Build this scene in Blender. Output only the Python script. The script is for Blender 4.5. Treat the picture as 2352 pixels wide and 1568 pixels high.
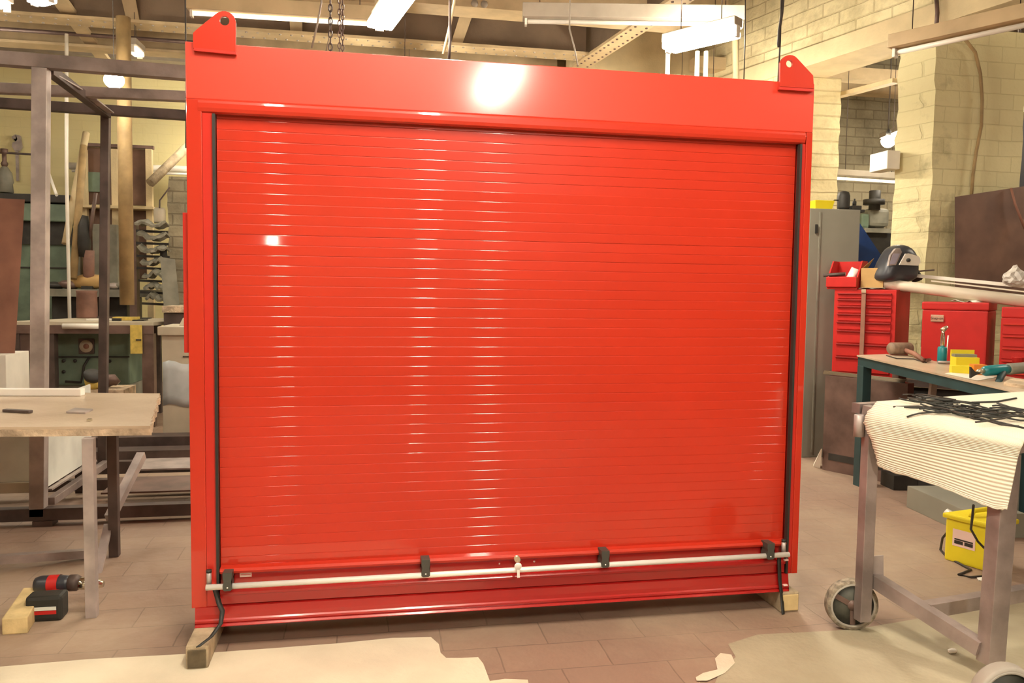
import bpy, bmesh, math, random
from mathutils import Vector, Matrix
random.seed(7)
SC = bpy.context.scene
for o in list(bpy.data.objects): bpy.data.objects.remove(o)

# ------------------------------------------------------------ camera, world, exposure
F, YAW, PIT, ROL = 1847., .1899, .0612, .0130
CAM = Vector((.6976, -3.563, 1.55))
FW = Vector((math.sin(YAW)*math.cos(PIT), math.cos(YAW)*math.cos(PIT), -math.sin(PIT)))
_r = Vector((math.cos(YAW), -math.sin(YAW), 0)); _u = _r.cross(FW)
RT = _r*math.cos(ROL)+_u*math.sin(ROL); UP = RT.cross(FW)
cd = bpy.data.cameras.new('camera'); cam = bpy.data.objects.new('camera', cd); SC.collection.objects.link(cam)
cd.sensor_fit = 'HORIZONTAL'; cd.sensor_width = 36; cd.lens = F/2352*36; cd.clip_start = .05; cd.clip_end = 100
m = Matrix((RT, UP, -FW)).transposed().to_4x4(); m.translation = CAM
cam.matrix_world = m
SC.camera = cam
SC.view_settings.view_transform = 'Standard'; SC.view_settings.look = 'None'
SC.view_settings.gamma = 1; SC.view_settings.use_curve_mapping = False
SC.view_settings.exposure = 0.33
W = bpy.data.worlds.new('world'); SC.world = W; W.use_nodes = True
W.node_tree.nodes['Background'].inputs[0].default_value = (1, .85, .62, 1)
W.node_tree.nodes['Background'].inputs[1].default_value = .3
TUBE_E = 95.0     # radiance of lit fluorescent tubes
def area(name, loc, sx, sy, watt, rot=(0, 0, 0), col=(1, .84, .6)):
    l = bpy.data.lights.new(name, 'AREA'); l.shape = 'RECTANGLE'; l.size = sx; l.size_y = sy; l.energy = watt; l.color = col
    o = bpy.data.objects.new(name, l); o.location = loc; o.rotation_euler = rot; SC.collection.objects.link(o); return o

# ------------------------------------------------------------ helpers
def ray(px, py): return RT*((px-1176)/F)-UP*((py-784)/F)+FW
def at(px, py, y=None, z=None, x=None, p=None, n=None):
    """the point of the place that the pixel (px, py) looks at, on the given plane"""
    d = ray(px, py)
    if y is not None: t = (y-CAM.y)/d.y
    elif z is not None: t = (z-CAM.z)/d.z
    elif x is not None: t = (x-CAM.x)/d.x
    else: t = (Vector(p)-CAM).dot(Vector(n))/d.dot(Vector(n))
    return CAM+d*t
def along(P, d, px):
    """distance along horizontal direction d from P until pixel column px"""
    P = Vector(P); d = Vector(d); a = (px-1176)/F
    f = lambda t: (P+d*t-CAM).dot(RT)-a*(P+d*t-CAM).dot(FW)
    f0, f1 = f(0), f(1)
    return -f0/(f1-f0)

M = {}
def mat(name, col, rough=.6, metal=0., noise=.12, scale=6., bump=0., bscale=40., coat=0., col2=None, spec=.5, emit=None, es=0., detail=5., lo=.35, hi=.65, coatr=.08):
    mt = bpy.data.materials.new(name); mt.use_nodes = True; nt = mt.node_tree; b = nt.nodes['Principled BSDF']
    b.inputs['Roughness'].default_value = rough; b.inputs['Metallic'].default_value = metal
    b.inputs['Coat Weight'].default_value = coat; b.inputs['Coat Roughness'].default_value = coatr
    b.inputs['Specular IOR Level'].default_value = spec
    tc = nt.nodes.new('ShaderNodeTexCoord'); no = nt.nodes.new('ShaderNodeTexNoise'); no.inputs['Scale'].default_value = scale; no.inputs['Detail'].default_value = detail
    nt.links.new(tc.outputs['Object'], no.inputs['Vector'])
    cr = nt.nodes.new('ShaderNodeValToRGB'); cr.color_ramp.elements[0].position = lo; cr.color_ramp.elements[1].position = hi
    c = Vector(col); d = Vector(col2) if col2 else c*(1-noise)
    e = c if col2 else c*(1+noise*.6)
    cr.color_ramp.elements[0].color = (*d, 1); cr.color_ramp.elements[1].color = (*e, 1)
    nt.links.new(no.outputs['Fac'], cr.inputs['Fac']); nt.links.new(cr.outputs['Color'], b.inputs['Base Color'])
    if bump:
        n2 = nt.nodes.new('ShaderNodeTexNoise'); n2.inputs['Scale'].default_value = bscale; n2.inputs['Detail'].default_value = 6
        nt.links.new(tc.outputs['Object'], n2.inputs['Vector'])
        bp = nt.nodes.new('ShaderNodeBump'); bp.inputs['Strength'].default_value = bump; bp.inputs['Distance'].default_value = .02
        nt.links.new(n2.outputs['Fac'], bp.inputs['Height']); nt.links.new(bp.outputs['Normal'], b.inputs['Normal'])
    if emit: b.inputs['Emission Color'].default_value = (*emit, 1); b.inputs['Emission Strength'].default_value = es
    M[name] = mt; return mt
def brickmat(name, c1, c2, mortar, stain, bw, bh, axes='XZ', bump=.5, rough=.85, stain_amt=.6, sscale=1.1, msize=.012, rot=0., offs=.5, slo=.45, shi=.7):
    mt = bpy.data.materials.new(name); mt.use_nodes = True; nt = mt.node_tree; b = nt.nodes['Principled BSDF']; L = nt.links.new
    b.inputs['Roughness'].default_value = rough
    tc = nt.nodes.new('ShaderNodeTexCoord'); mp = nt.nodes.new('ShaderNodeMapping'); mp.inputs['Rotation'].default_value = (0, 0, rot)
    sx = nt.nodes.new('ShaderNodeSeparateXYZ'); cx = nt.nodes.new('ShaderNodeCombineXYZ')
    L(tc.outputs['Object'], sx.inputs[0])
    L(sx.outputs[axes[0]], cx.inputs['X']); L(sx.outputs[axes[1]], cx.inputs['Y']); L(cx.outputs[0], mp.inputs[0])
    # slightly wavy courses
    nd = nt.nodes.new('ShaderNodeTexNoise'); nd.inputs['Scale'].default_value = 3; nd.inputs['Detail'].default_value = 3
    va = nt.nodes.new('ShaderNodeVectorMath'); va.operation = 'SCALE'; va.inputs['Scale'].default_value = .03
    L(tc.outputs['Object'], nd.inputs['Vector']); L(nd.outputs['Color'], va.inputs[0])
    ad = nt.nodes.new('ShaderNodeVectorMath'); L(mp.outputs[0], ad.inputs[0]); L(va.outputs[0], ad.inputs[1])
    br = nt.nodes.new('ShaderNodeTexBrick'); br.inputs['Color1'].default_value = (*c1, 1); br.inputs['Color2'].default_value = (*c2, 1); br.inputs['Mortar'].default_value = (*mortar, 1)
    br.inputs['Scale'].default_value = 1; br.inputs['Mortar Size'].default_value = msize; br.inputs['Mortar Smooth'].default_value = .5
    br.inputs['Brick Width'].default_value = bw; br.inputs['Row Height'].default_value = bh; br.offset = offs; br.inputs['Bias'].default_value = 0
    L(ad.outputs[0], br.inputs['Vector'])
    n1 = nt.nodes.new('ShaderNodeTexNoise'); n1.inputs['Scale'].default_value = sscale; n1.inputs['Detail'].default_value = 8; n1.inputs['Roughness'].default_value = .65
    L(tc.outputs['Object'], n1.inputs['Vector'])
    cr = nt.nodes.new('ShaderNodeValToRGB'); cr.color_ramp.elements[0].position = slo; cr.color_ramp.elements[1].position = shi
    L(n1.outputs['Fac'], cr.inputs['Fac'])
    mu = nt.nodes.new('ShaderNodeMath'); mu.operation = 'MULTIPLY'; mu.inputs[1].default_value = stain_amt; L(cr.outputs['Color'], mu.inputs[0])
    mx = nt.nodes.new('ShaderNodeMix'); mx.data_type = 'RGBA'; L(mu.outputs[0], mx.inputs['Factor']); L(br.outputs['Color'], mx.inputs['A']); mx.inputs['B'].default_value = (*stain, 1)
    L(mx.outputs['Result'], b.inputs['Base Color'])
    n2 = nt.nodes.new('ShaderNodeTexNoise'); n2.inputs['Scale'].default_value = 14; n2.inputs['Detail'].default_value = 6; L(tc.outputs['Object'], n2.inputs['Vector'])
    a2 = nt.nodes.new('ShaderNodeMath'); a2.operation = 'MULTIPLY_ADD'; L(br.outputs['Fac'], a2.inputs[0]); a2.inputs[1].default_value = -.8; L(n2.outputs['Fac'], a2.inputs[2])
    bp = nt.nodes.new('ShaderNodeBump'); bp.inputs['Strength'].default_value = bump; bp.inputs['Distance'].default_value = .02
    L(a2.outputs[0], bp.inputs['Height']); L(bp.outputs['Normal'], b.inputs['Normal'])
    M[name] = mt; return mt

class MB:
    def __init__(s): s.bm = bmesh.new()
    def box(s, x0, x1, y0, y1, z0, z1, bev=0.):
        return s.obox((x0, y0, z0), (x1-x0, 0, 0), (0, y1-y0, 0), (0, 0, z1-z0), bev)
    def obox(s, o, a, b, c, bev=0.):
        o, a, b, c = map(Vector, (o, a, b, c))
        return s.hexa([o, o+a, o+a+b, o+b, o+c, o+a+c, o+a+b+c, o+b+c], bev)
    def hexa(s, P, bev=0.):
        v = [s.bm.verts.new(p) for p in P]
        fs = [s.bm.faces.new([v[i] for i in f]) for f in ((0, 3, 2, 1), (4, 5, 6, 7), (0, 1, 5, 4), (1, 2, 6, 5), (2, 3, 7, 6), (3, 0, 4, 7))]
        if bev > 0:
            es = set(e for f in fs for e in f.edges)
            bmesh.ops.bevel(s.bm, geom=list(es), offset=bev, segments=2, affect='EDGES', profile=.6)
        return s
    def bar(s, p, q, w, h, up=(0, 0, 1), bev=0.):
        p, q = Vector(p), Vector(q); d = (q-p).normalized(); up = Vector(up)
        if abs(d.dot(up)) > .95: up = Vector((0, 1, 0))
        r = d.cross(up).normalized(); u = r.cross(d)
        o = p-r*w/2-u*h/2
        return s.obox(o, r*w, q-p, u*h, bev)
    def tube(s, pts, r, n=10, cap=True):
        pts = [Vector(p) for p in pts]; rs = r if isinstance(r, (list, tuple)) else [r]*len(pts)
        rings = []; ref = None
        for i, p in enumerate(pts):
            d = (pts[min(i+1, len(pts)-1)]-pts[max(i-1, 0)]).normalized()
            if ref is None: ref = Vector((0, 0, 1)) if abs(d.z) < .9 else Vector((1, 0, 0))
            a = d.cross(ref)
            if a.length < 1e-4: a = d.cross(Vector((0, 1, 0)))
            a.normalize(); b = d.cross(a).normalized(); ref = a.cross(d)
            rings.append([s.bm.verts.new(p+a*math.cos(2*math.pi*k/n)*rs[i]+b*math.sin(2*math.pi*k/n)*rs[i]) for k in range(n)])
        for i in range(len(rings)-1):
            for k in range(n):
                f = s.bm.faces.new((rings[i][k], rings[i][(k+1) % n], rings[i+1][(k+1) % n], rings[i+1][k])); f.smooth = True
        if cap: s.bm.faces.new(rings[0][::-1]); s.bm.faces.new(rings[-1])
        return s
    def lathe(s, prof, o=(0, 0, 0), ax=(0, 0, 1), n=24):
        o = Vector(o); ax = Vector(ax).normalized(); q = ax.to_track_quat('Z', 'Y')
        rings = []
        for (r, h) in prof:
            if r < 1e-5: rings.append([s.bm.verts.new(o+ax*h)])
            else: rings.append([s.bm.verts.new(o+q @ Vector((r*math.cos(2*math.pi*k/n), r*math.sin(2*math.pi*k/n), h))) for k in range(n)])
        for A, B in zip(rings, rings[1:]):
            for k in range(n):
                if len(A) == 1 and len(B) == 1: continue
                if len(A) == 1: vs = (A[0], B[(k+1) % n], B[k])
                elif len(B) == 1: vs = (A[k], A[(k+1) % n], B[0])
                else: vs = (A[k], A[(k+1) % n], B[(k+1) % n], B[k])
                f = s.bm.faces.new(vs); f.smooth = True
        return s
    def prism(s, pts, ext, holes=None, bev=0.):
        """polygon (world/local points) extruded by vector ext"""
        ext = Vector(ext); A = [s.bm.verts.new(p) for p in pts]; B = [s.bm.verts.new(Vector(p)+ext) for p in pts]
        n = len(pts); f0 = s.bm.faces.new(A); f1 = s.bm.faces.new(B[::-1])
        sd = [s.bm.faces.new((A[i], B[i], B[(i+1) % n], A[(i+1) % n])) for i in range(n)]
        if n > 4: bmesh.ops.triangulate(s.bm, faces=[f0, f1])
        return s
    def sheet(s, grid, th=0., smooth=True):
        V = [[s.bm.verts.new(p) for p in row] for row in grid]
        for i in range(len(V)-1):
            for j in range(len(V[0])-1):
                f = s.bm.faces.new((V[i][j], V[i][j+1], V[i+1][j+1], V[i+1][j])); f.smooth = smooth
        return s
    def ball(s, c, r, sc=(1, 1, 1), sub=2, jit=0.):
        g = bmesh.ops.create_icosphere(s.bm, subdivisions=sub, radius=r)
        for v in g['verts']:
            v.co = Vector((v.co.x*sc[0], v.co.y*sc[1], v.co.z*sc[2]))*(1+random.uniform(-jit, jit))+Vector(c)
            for f in v.link_faces: f.smooth = True
        return s

def put(name, mb, m_, parent=None, fix=True, solid=0., smooth=None, sub=0):
    """link the collected shapes (given in world coordinates) as ONE mesh object"""
    bm = mb.bm
    bmesh.ops.recalc_face_normals(bm, faces=bm.faces)
    me = bpy.data.meshes.new(name); o = bpy.data.objects.new(name, me); SC.collection.objects.link(o)
    if parent is not None:
        base = Vector((0, 0, 0)); q = parent
        while q is not None: base += q.location; q = q.parent
        o.parent = parent; off = -base
        # sub-parts and parts keep the origin of their thing
    else:
        xs = [v.co for v in bm.verts]
        c = Vector((sum(v.x for v in xs)/len(xs), sum(v.y for v in xs)/len(xs), min(v.z for v in xs)))
        o.location = c; off = -c
    bmesh.ops.translate(bm, verts=bm.verts, vec=off)
    bm.to_mesh(me); bm.free(); me.materials.append(M[m_] if isinstance(m_, str) else m_)
    if solid: md = o.modifiers.new('solid', 'SOLIDIFY'); md.thickness = solid; md.offset = 0
    if sub: md = o.modifiers.new('sub', 'SUBSURF'); md.levels = sub; md.render_levels = sub
    return o
def tag(o, label, cat, group=None):
    o['label'] = label; o['category'] = cat
    if group: o['group'] = group
    return o
def thing(name, label, cat, loc, group=None):
    o = bpy.data.objects.new(name, None); SC.collection.objects.link(o); o.location = loc; o.empty_display_size = .1
    return tag(o, label, cat, group)
def struct(name, mb, m_, parent=None):
    o = put(name, mb, m_, parent)
    if parent is None: o['kind'] = 'structure'
    return o
def dup(root, loc, label=None, group=None):
    r = root.copy(); SC.collection.objects.link(r); r.location = loc
    if label: r['label'] = label
    if group: r['group'] = group
    for ch in list(root.children):
        c = ch.copy(); SC.collection.objects.link(c); c.parent = r
        for g in ch.children:
            d = g.copy(); SC.collection.objects.link(d); d.parent = c
    return r

# ------------------------------------------------------------ materials
mat('red', (.50, .028, .010), .36, noise=.04, scale=1.5, coat=.9, coatr=.05, spec=.25)
mat('red_panel', (.66, .042, .018), .42, noise=.04, scale=1.5, coat=.8, coatr=.13, spec=.5)
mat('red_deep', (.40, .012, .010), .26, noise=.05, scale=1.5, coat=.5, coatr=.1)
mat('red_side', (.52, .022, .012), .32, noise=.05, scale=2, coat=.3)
mat('rubber', (.02, .02, .016), .55, noise=.2)
mat('clipgrey', (.055, .055, .045), .45, noise=.1)
mat('silver', (.92, .89, .82), .38, metal=.25, noise=.04)
mat('brass', (.75, .68, .5), .3, metal=.8, noise=.1)
mat('pinkwhite', (.85, .62, .55), .5, noise=.05)
mat('timber_grey', (.42, .33, .21), .85, noise=.35, scale=9, bump=.4, bscale=60)
mat('timber_end', (.12, .09, .05), .9, noise=.3, scale=20)
mat('timber_pale', (.66, .5, .24), .8, noise=.2, scale=10, bump=.2)
mat('steel', (.32, .26, .235), .42, metal=.35, noise=.35, scale=5, bump=.1)
mat('steel_light', (.42, .36, .33), .42, metal=.3, noise=.3, scale=6)
mat('steel_dark', (.10, .072, .062), .5, metal=.35, noise=.35, scale=6)
mat('steel_brown', (.16, .10, .08), .5, metal=.25, noise=.35, scale=5)
mat('table_top', (.56, .45, .32), .32, noise=.2, scale=2.2, col2=(.42, .31, .20), lo=.3, hi=.6, bump=.15)
mat('table_edge', (.55, .42, .28), .6, noise=.4, scale=14, bump=.6)
mat('white_paint', (.80, .76, .66), .4, noise=.06)
mat('white_bright', (.92, .88, .8), .4, noise=.03)
mat('sheet_white', (.78, .80, .72), .35, metal=.1, noise=.2, scale=2.5)
mat('plastic_film', (.50, .53, .52), .25, noise=.25, scale=3)
mat('cab_grey', (.25, .24, .19), .5, noise=.08, scale=3)
mat('cab_pale', (.50, .44, .32), .5, noise=.08)
mat('mach_green', (.15, .21, .15), .5, noise=.3, scale=4)
mat('mach_dark', (.03, .027, .022), .6, noise=.4)
mat('mach_grey', (.24, .23, .18), .55, noise=.25, scale=5)
mat('yellow', (.80, .66, .02), .45, noise=.06)
mat('yellow_old', (.62, .46, .1), .6, noise=.2, scale=20)
mat('rust', (.36, .17, .11), .7, noise=.35, scale=3, col2=(.22, .10, .065))
mat('rust_pot', (.20, .10, .07), .75, noise=.3, scale=5)
mat('board_brown', (.20, .11, .072), .6, noise=.3, scale=3, col2=(.12, .065, .045))
mat('card', (.48, .30, .11), .8, noise=.1)
mat('blue', (.012, .06, .25), .5, noise=.15)
mat('teal', (.01, .20, .22), .35, noise=.1)
mat('teal_dark', (.02, .055, .06), .45, noise=.2)
mat('helmet', (.038, .04, .048), .35, noise=.1)
mat('helmet_window', (.42, .4, .5), .15, noise=.05)
mat('chrome', (.7, .66, .55), .18, metal=1, noise=.05)
mat('tool_red', (.50, .022, .018), .45, noise=.1, spec=.3)
mat('tool_red_dark', (.27, .014, .012), .4, noise=.15)
mat('cable_dark', (.04, .03, .022), .6, noise=.2)
mat('black_panel', (.045, .042, .05), .5, noise=.1)
mat('orange', (.7, .22, .02), .5)
mat('mallet', (.26, .18, .12), .6, noise=.3, scale=18)
mat('cream_paint', (.62, .50, .29), .7, noise=.14, scale=3, bump=.2)
mat('girder_paint', (.55, .42, .24), .6, noise=.16, scale=4)
mat('ceiling_brown', (.22, .155, .10), .85, noise=.2, scale=2, bump=.2)
mat('wood_pole', (.34, .23, .10), .7, noise=.25, scale=6)
mat('bag', (.62, .58, .52), .3, noise=.15)
mat('tube_white', (.72, .64, .5), .35, noise=.05)
mat('grey_body', (.36, .31, .24), .5, noise=.1)
mat('lit', (1, .95, .85), .5, noise=0, emit=(1, .90, .74), es=TUBE_E)
mat('lit_strong', (1, .95, .85), .5, noise=0, emit=(1, .90, .74), es=TUBE_E*2.2)
mat('lit_soft', (1, .95, .85), .5, noise=0, emit=(1, .85, .62), es=1.5)
mat('tyre', (.30, .25, .18), .8, noise=.5, scale=40, bump=.6)
mat('wheel_face', (.06, .06, .045), .6, noise=.6, scale=12)
mat('wheel_pale', (.40, .36, .3), .6, noise=.15)
mat('concrete_cream', (.76, .67, .49), .7, noise=.1, scale=2.5, col2=(.64, .56, .41), bump=.2)
mat('concrete_green', (.42, .37, .25), .7, noise=.1, scale=3, col2=(.35, .30, .20), bump=.2)
brickmat('floor_tiles', (.29, .19, .135), (.26, .172, .125), (.18, .12, .085), (.42, .33, .23), .46, .235, 'XY', bump=.3, rough=.55, stain_amt=.7, sscale=.8, msize=.004)
brickmat('yellow_wall', (.80, .71, .36), (.79, .70, .36), (.76, .67, .34), (.78, .70, .42), .45, .15, 'XZ', bump=.15, stain_amt=.5, msize=.006)
brickmat('arcade_brick', (.78, .68, .40), (.72, .62, .36), (.60, .50, .28), (.26, .2, .09), .46, .16, 'YZ', bump=.55, stain_amt=.6, sscale=2.2, msize=.012)
brickmat('pillar_brick', (.66, .59, .33), (.62, .55, .31), (.58, .51, .28), (.17, .14, .07), .32, .16, 'XZ', bump=.55, stain_amt=.85, sscale=2.6, msize=.006, slo=.54, shi=.8)
brickmat('grey_brick', (.40, .35, .23), (.34, .30, .20), (.26, .22, .14), (.11, .09, .055), .32, .15, 'XZ', bump=.6, stain_amt=.8, sscale=1.3, msize=.012)
brickmat('room_dim', (.36, .26, .15), (.32, .24, .14), (.25, .18, .1), (.2, .15, .08), .46, .16, 'XZ', bump=.2)

# corrugated white sheet: ridges parallel to its fold
mt = mat('corrugated', (.80, .74, .58), .6, noise=.03)
nt = mt.node_tree; tcn = nt.nodes.new('ShaderNodeUVMap'); sp = nt.nodes.new('ShaderNodeSeparateXYZ'); nt.links.new(tcn.outputs[0], sp.inputs[0])
mm = nt.nodes.new('ShaderNodeMath'); mm.operation = 'MULTIPLY'; mm.inputs[1].default_value = 2*math.pi*34; nt.links.new(sp.outputs['Y'], mm.inputs[0])
sn = nt.nodes.new('ShaderNodeMath'); sn.operation = 'SINE'; nt.links.new(mm.outputs[0], sn.inputs[0])
bp = nt.nodes.new('ShaderNodeBump'); bp.inputs['Strength'].default_value = .45; bp.inputs['Distance'].default_value = .004
nt.links.new(sn.outputs[0], bp.inputs['Height']); nt.links.new(bp.outputs['Normal'], nt.nodes['Principled BSDF'].inputs['Normal'])

# ------------------------------------------------------------ the room
struct('floor', MB().box(-9, 13, -9, 11, -.2, 0), 'floor_tiles')
def patch(pix, m_, name='floor', zz=.003):
    pts = [at(px, py, z=.0) for px, py in pix]
    from mathutils.geometry import tessellate_polygon
    mb = MB(); vs = [mb.bm.verts.new((p.x, p.y, zz)) for p in pts]
    for t in tessellate_polygon([[Vector((p.x, p.y, 0)) for p in pts]]):
        f = mb.bm.faces.new([vs[i] for i in t])
    o = struct(name, mb, m_)
    if o.data.polygons[0].normal.z < 0: o.data.flip_normals()
patch([(-420, 1560), (0, 1532), (200, 1515), (330, 1508), (480, 1500), (620, 1490), (780, 1478), (860, 1470), (900, 1466), (990, 1464), (1008, 1480), (1012, 1500), (1025, 1512), (1060, 1512), (1098, 1510), (1110, 1525), (1125, 1565), (1160, 1560), (1212, 1562), (1230, 1640), (1000, 1900), (-500, 2100)], 'concrete_cream')
patch([(1620, 1620), (1655, 1540), (1690, 1510), (1672, 1480), (1740, 1458), (1860, 1452), (1965, 1446), (2352, 1380), (2700, 1330), (3300, 1500), (2900, 2000), (1700, 1900)], 'concrete_green')
patch([(1598, 1558), (1615, 1548), (1648, 1540), (1642, 1515), (1655, 1502), (1680, 1506), (1688, 1525), (1665, 1548), (1625, 1566), (1600, 1566)], 'concrete_cream', zz=.006)
struct('wall_back', MB().box(-9, 3.6, 10.5, 10.8, 0, 6.2), 'yellow_wall')
struct('wall_rear_bay', MB().box(3.6, 13, 8.6, 8.9, 0, 6.2), 'grey_brick')
struct('wall_left', MB().box(-9.3, -9, -9, 10.8, 0, 6.2), 'room_dim')
struct('wall_right', MB().box(13, 13.3, -9, 8.9, 0, 6.2), 'room_dim')
struct('wall_front', MB().box(-9, 13, -9.3, -9, 0, 6.2), 'room_dim')
struct('ceiling', MB().box(-9, 13, -9, 10.8, 6.0, 6.2), 'ceiling_brown')

# arcade wall on the right: thick piers under a painted lintel
ZL = 4.3
A = at(2050, 92, z=ZL); B = at(1852, 155, z=ZL)
wd = Vector((B.x-A.x, B.y-A.y, 0)).normalized(); wn = Vector((-wd.y, wd.x, 0))      # wn points into this room
if wn.x > 0: wn = -wn
A0 = Vector((A.x, A.y, 0))
P1 = at(2135, 500, p=A0, n=wn); P1.z = 0
P1b = at(2050, 500, p=A0, n=wn); P1b.z = 0
w1 = along(P1, (1, 0, 0), 2312)
s0 = A0-wd*7.5; s1 = A0+wd*6
struct('wall_arcade', MB().obox(s0+Vector((0, 0, ZL+.22)), s1-s0, -wn*.5, (0, 0, 2.2)), 'arcade_brick')
struct('trim_lintel', MB().obox(s0+wn*.04+Vector((0, 0, ZL)), s1-s0, -wn*.6, (0, 0, .22)), 'cream_paint')
# rough-edged pier next to the workbenches
g = MB(); n = 26
def pier(P, a, b, zt, seed, rag=.013):
    random.seed(seed); mb = MB(); rows = []
    N = 40
    for i in range(N+1):
        z = zt*i/N; j = lambda: random.uniform(-rag, rag)
        flare = -.10*max(0, min(1, (2.3-z)/.5)) if z < 2.3 else 0
        rows.append([P+a*(flare*.3)+Vector((j(), j(), z)), P+a+Vector((j(), 0, z)), P+a+b+Vector((j(), 0, z)), P+b+Vector((j()+flare*.4, j(), z))])
    vs = [[mb.bm.verts.new(p) for p in r] for r in rows]
    for r0, r1 in zip(vs, vs[1:]):
        for k in range(4): mb.bm.faces.new((r0[k], r0[(k+1) % 4], r1[(k+1) % 4], r1[k]))
    mb.bm.faces.new(vs[0][::-1]); mb.bm.faces.new(vs[-1]); return mb
struct('wall_pillar', pier(P1, Vector((w1, 0, 0)), (P1b-P1), ZL, 3), 'pillar_brick')
P2 = at(1795, 300, p=A0, n=wn); P2.z = 0
P2b = at(1690, 300, p=A0, n=wn); P2b.z = 0
struct('wall_pillar', pier(P2, Vector((along(P2, (1, 0, 0), 1904), 0, 0)), (P2b-P2), ZL, 4), 'arcade_brick')
# brick pier on the left, mostly behind the shutter
a = at(385, 400, y=7.95); b = at(470, 400, y=7.95)
struct('wall_pier', pier(Vector((a.x, 7.95, 0)), Vector((b.x-a.x, 0, 0)), Vector((0, .5, 0)), at(400, 405, y=7.95).z, 5), 'grey_brick')

# riveted roof girders
def girder(name, x0, x1, y, zb, h, fw, web='ceiling_brown', plates=(), rivets=True):
    r = struct(name, MB().box(x0, x1, y-fw/2, y+fw/2, zb, zb+.035), 'girder_paint')
    struct('web', MB().box(x0, x1, y-.015, y+.015, zb+.035, zb+h), web, r)
    if rivets:
        mb = MB(); x = x0+.1
        while x < x1:
            for s_ in (-1, 1): mb.lathe([(.016, 0), (.014, -.01), (0, -.014)], (x+.06*(s_ > 0), y+s_*fw*.32, zb), n=6)
            x += .13
        struct('rivet_rows', mb, 'grey_body', r)
    for px0, px1 in plates:
        X0, X1 = px0, px1
        struct('stiffener', MB().hexa([Vector((X0, y-.03, zb+.04)), Vector((X0+.14, y-.03, zb+.04)), Vector((X0+.14, y-.01, zb+.04)), Vector((X0, y-.01, zb+.04)),
              Vector((X1, y-.55, zb+h)), Vector((X1+.2, y-.55, zb+h)), Vector((X1+.2, y-.50, zb+h)), Vector((X1, y-.50, zb+h))]), 'girder_paint', r)
    return r
G1 = at(700, 88, z=4.6).y
xs = lambda px, py=88: at(px, py, z=4.6).x
girder('trim_1', -8.9, at(1330, 148, z=4.6).x, G1, 4.6, 1.3, .30, plates=[(xs(1032, 118), xs(1105, 110)), (xs(668), xs(660)), (xs(285, 50), xs(240, 40))])
G2 = at(100, 108, z=4.6).y
girder('trim_2', -8.9, 3.5, G2, 4.6, 1.3, .26, web='girder_paint', rivets=False)
G0 = at(1200, 38, z=4.6).y
g0 = struct('trim_3', MB().box(-8.9, at(1690, 50, z=4.6).x, G0-.17, G0+.17, 4.6, 5.3), 'girder_paint')
struct('bolt_heads', MB().lathe([(.04, 0), (.035, -.02), (0, -.02)], at(1090, 8, y=G0-.17), (0, 1, 0), 12).lathe([(.04, 0), (.035, -.02), (0, -.02)], at(1112, 10, y=G0-.17), (0, 1, 0), 12), 'grey_body', g0)
# girder running back along the room
pa = at(1333, 152, z=4.6); pb = at(1462, 66, z=4.6); dd = (pb-pa).normalized(); pb = pa+dd*7
lg = struct('trim_4', MB().bar(pa, pb, .24, .035), 'girder_paint')
struct('web', MB().bar(pa+Vector((0, 0, .65)), pb+Vector((0, 0, .65)), .03, 1.3), 'ceiling_brown', lg)
mb = MB(); t = .08
sd = dd.cross(Vector((0, 0, 1)))
while t < 3.2:
    for s_ in (-1, 1): mb.lathe([(.016, 0), (.014, -.01), (0, -.014)], pa+dd*t+sd*s_*.07-Vector((0, 0, .018)), n=6)
    t += .12
struct('rivet_rows', mb, 'steel_brown', lg)
# shallow brick wall seen over the shutter behind the lamp
struct('wall_upper', MB().box(pa.x-.1, 5.4, 7.3, 7.5, 3.2, 6), 'cream_paint')
# rear bay roof beams
for i, (pxy, yy) in enumerate([((1950, 185), 7.0), ((1950, 215), 8.0)]):
    z = at(*pxy, y=yy).z
    struct('trim_%d' % (5+i), MB().box(5.2, 12.5, yy-.12, yy+.12, z, z+.16), 'girder_paint')
struct('trim_7', MB().bar(at(1878, 232, y=6.6), at(2060, 185, y=5.0), .12, .05), 'girder_paint')
# pipe line below far girder
struct('trim_8', MB().tube([at(-60, 62, y=G2-.4), at(450, 98, y=G2-.4)], .025), 'steel_brown')
struct('trim_9', MB().bar(at(130, -10, z=4.7), at(245, 145, z=4.7), .16, .05), 'girder_paint')
struct('trim_10', MB().tube([at(283, 40, y=6.0), at(292, 700, y=6.0)], .075, 16), 'wood_pole')
struct('trim_11', MB().box(-8.9, 3.5, 10.2, 10.5, at(200, 128, y=10.2).z, at(200, 112, y=10.2).z), 'grey_body')
mb = MB(); q = at(1700, 60, y=2.9)
struct('trim_12', MB().tube([at(1688, 62, y=3.6), at(1692, 260, y=3.6)], .03), 'cream_paint')
struct('trim_13', MB().bar(at(440, -30, y=4.6), at(860, -2, y=4.6), .1, .1), 'girder_paint')

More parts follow.
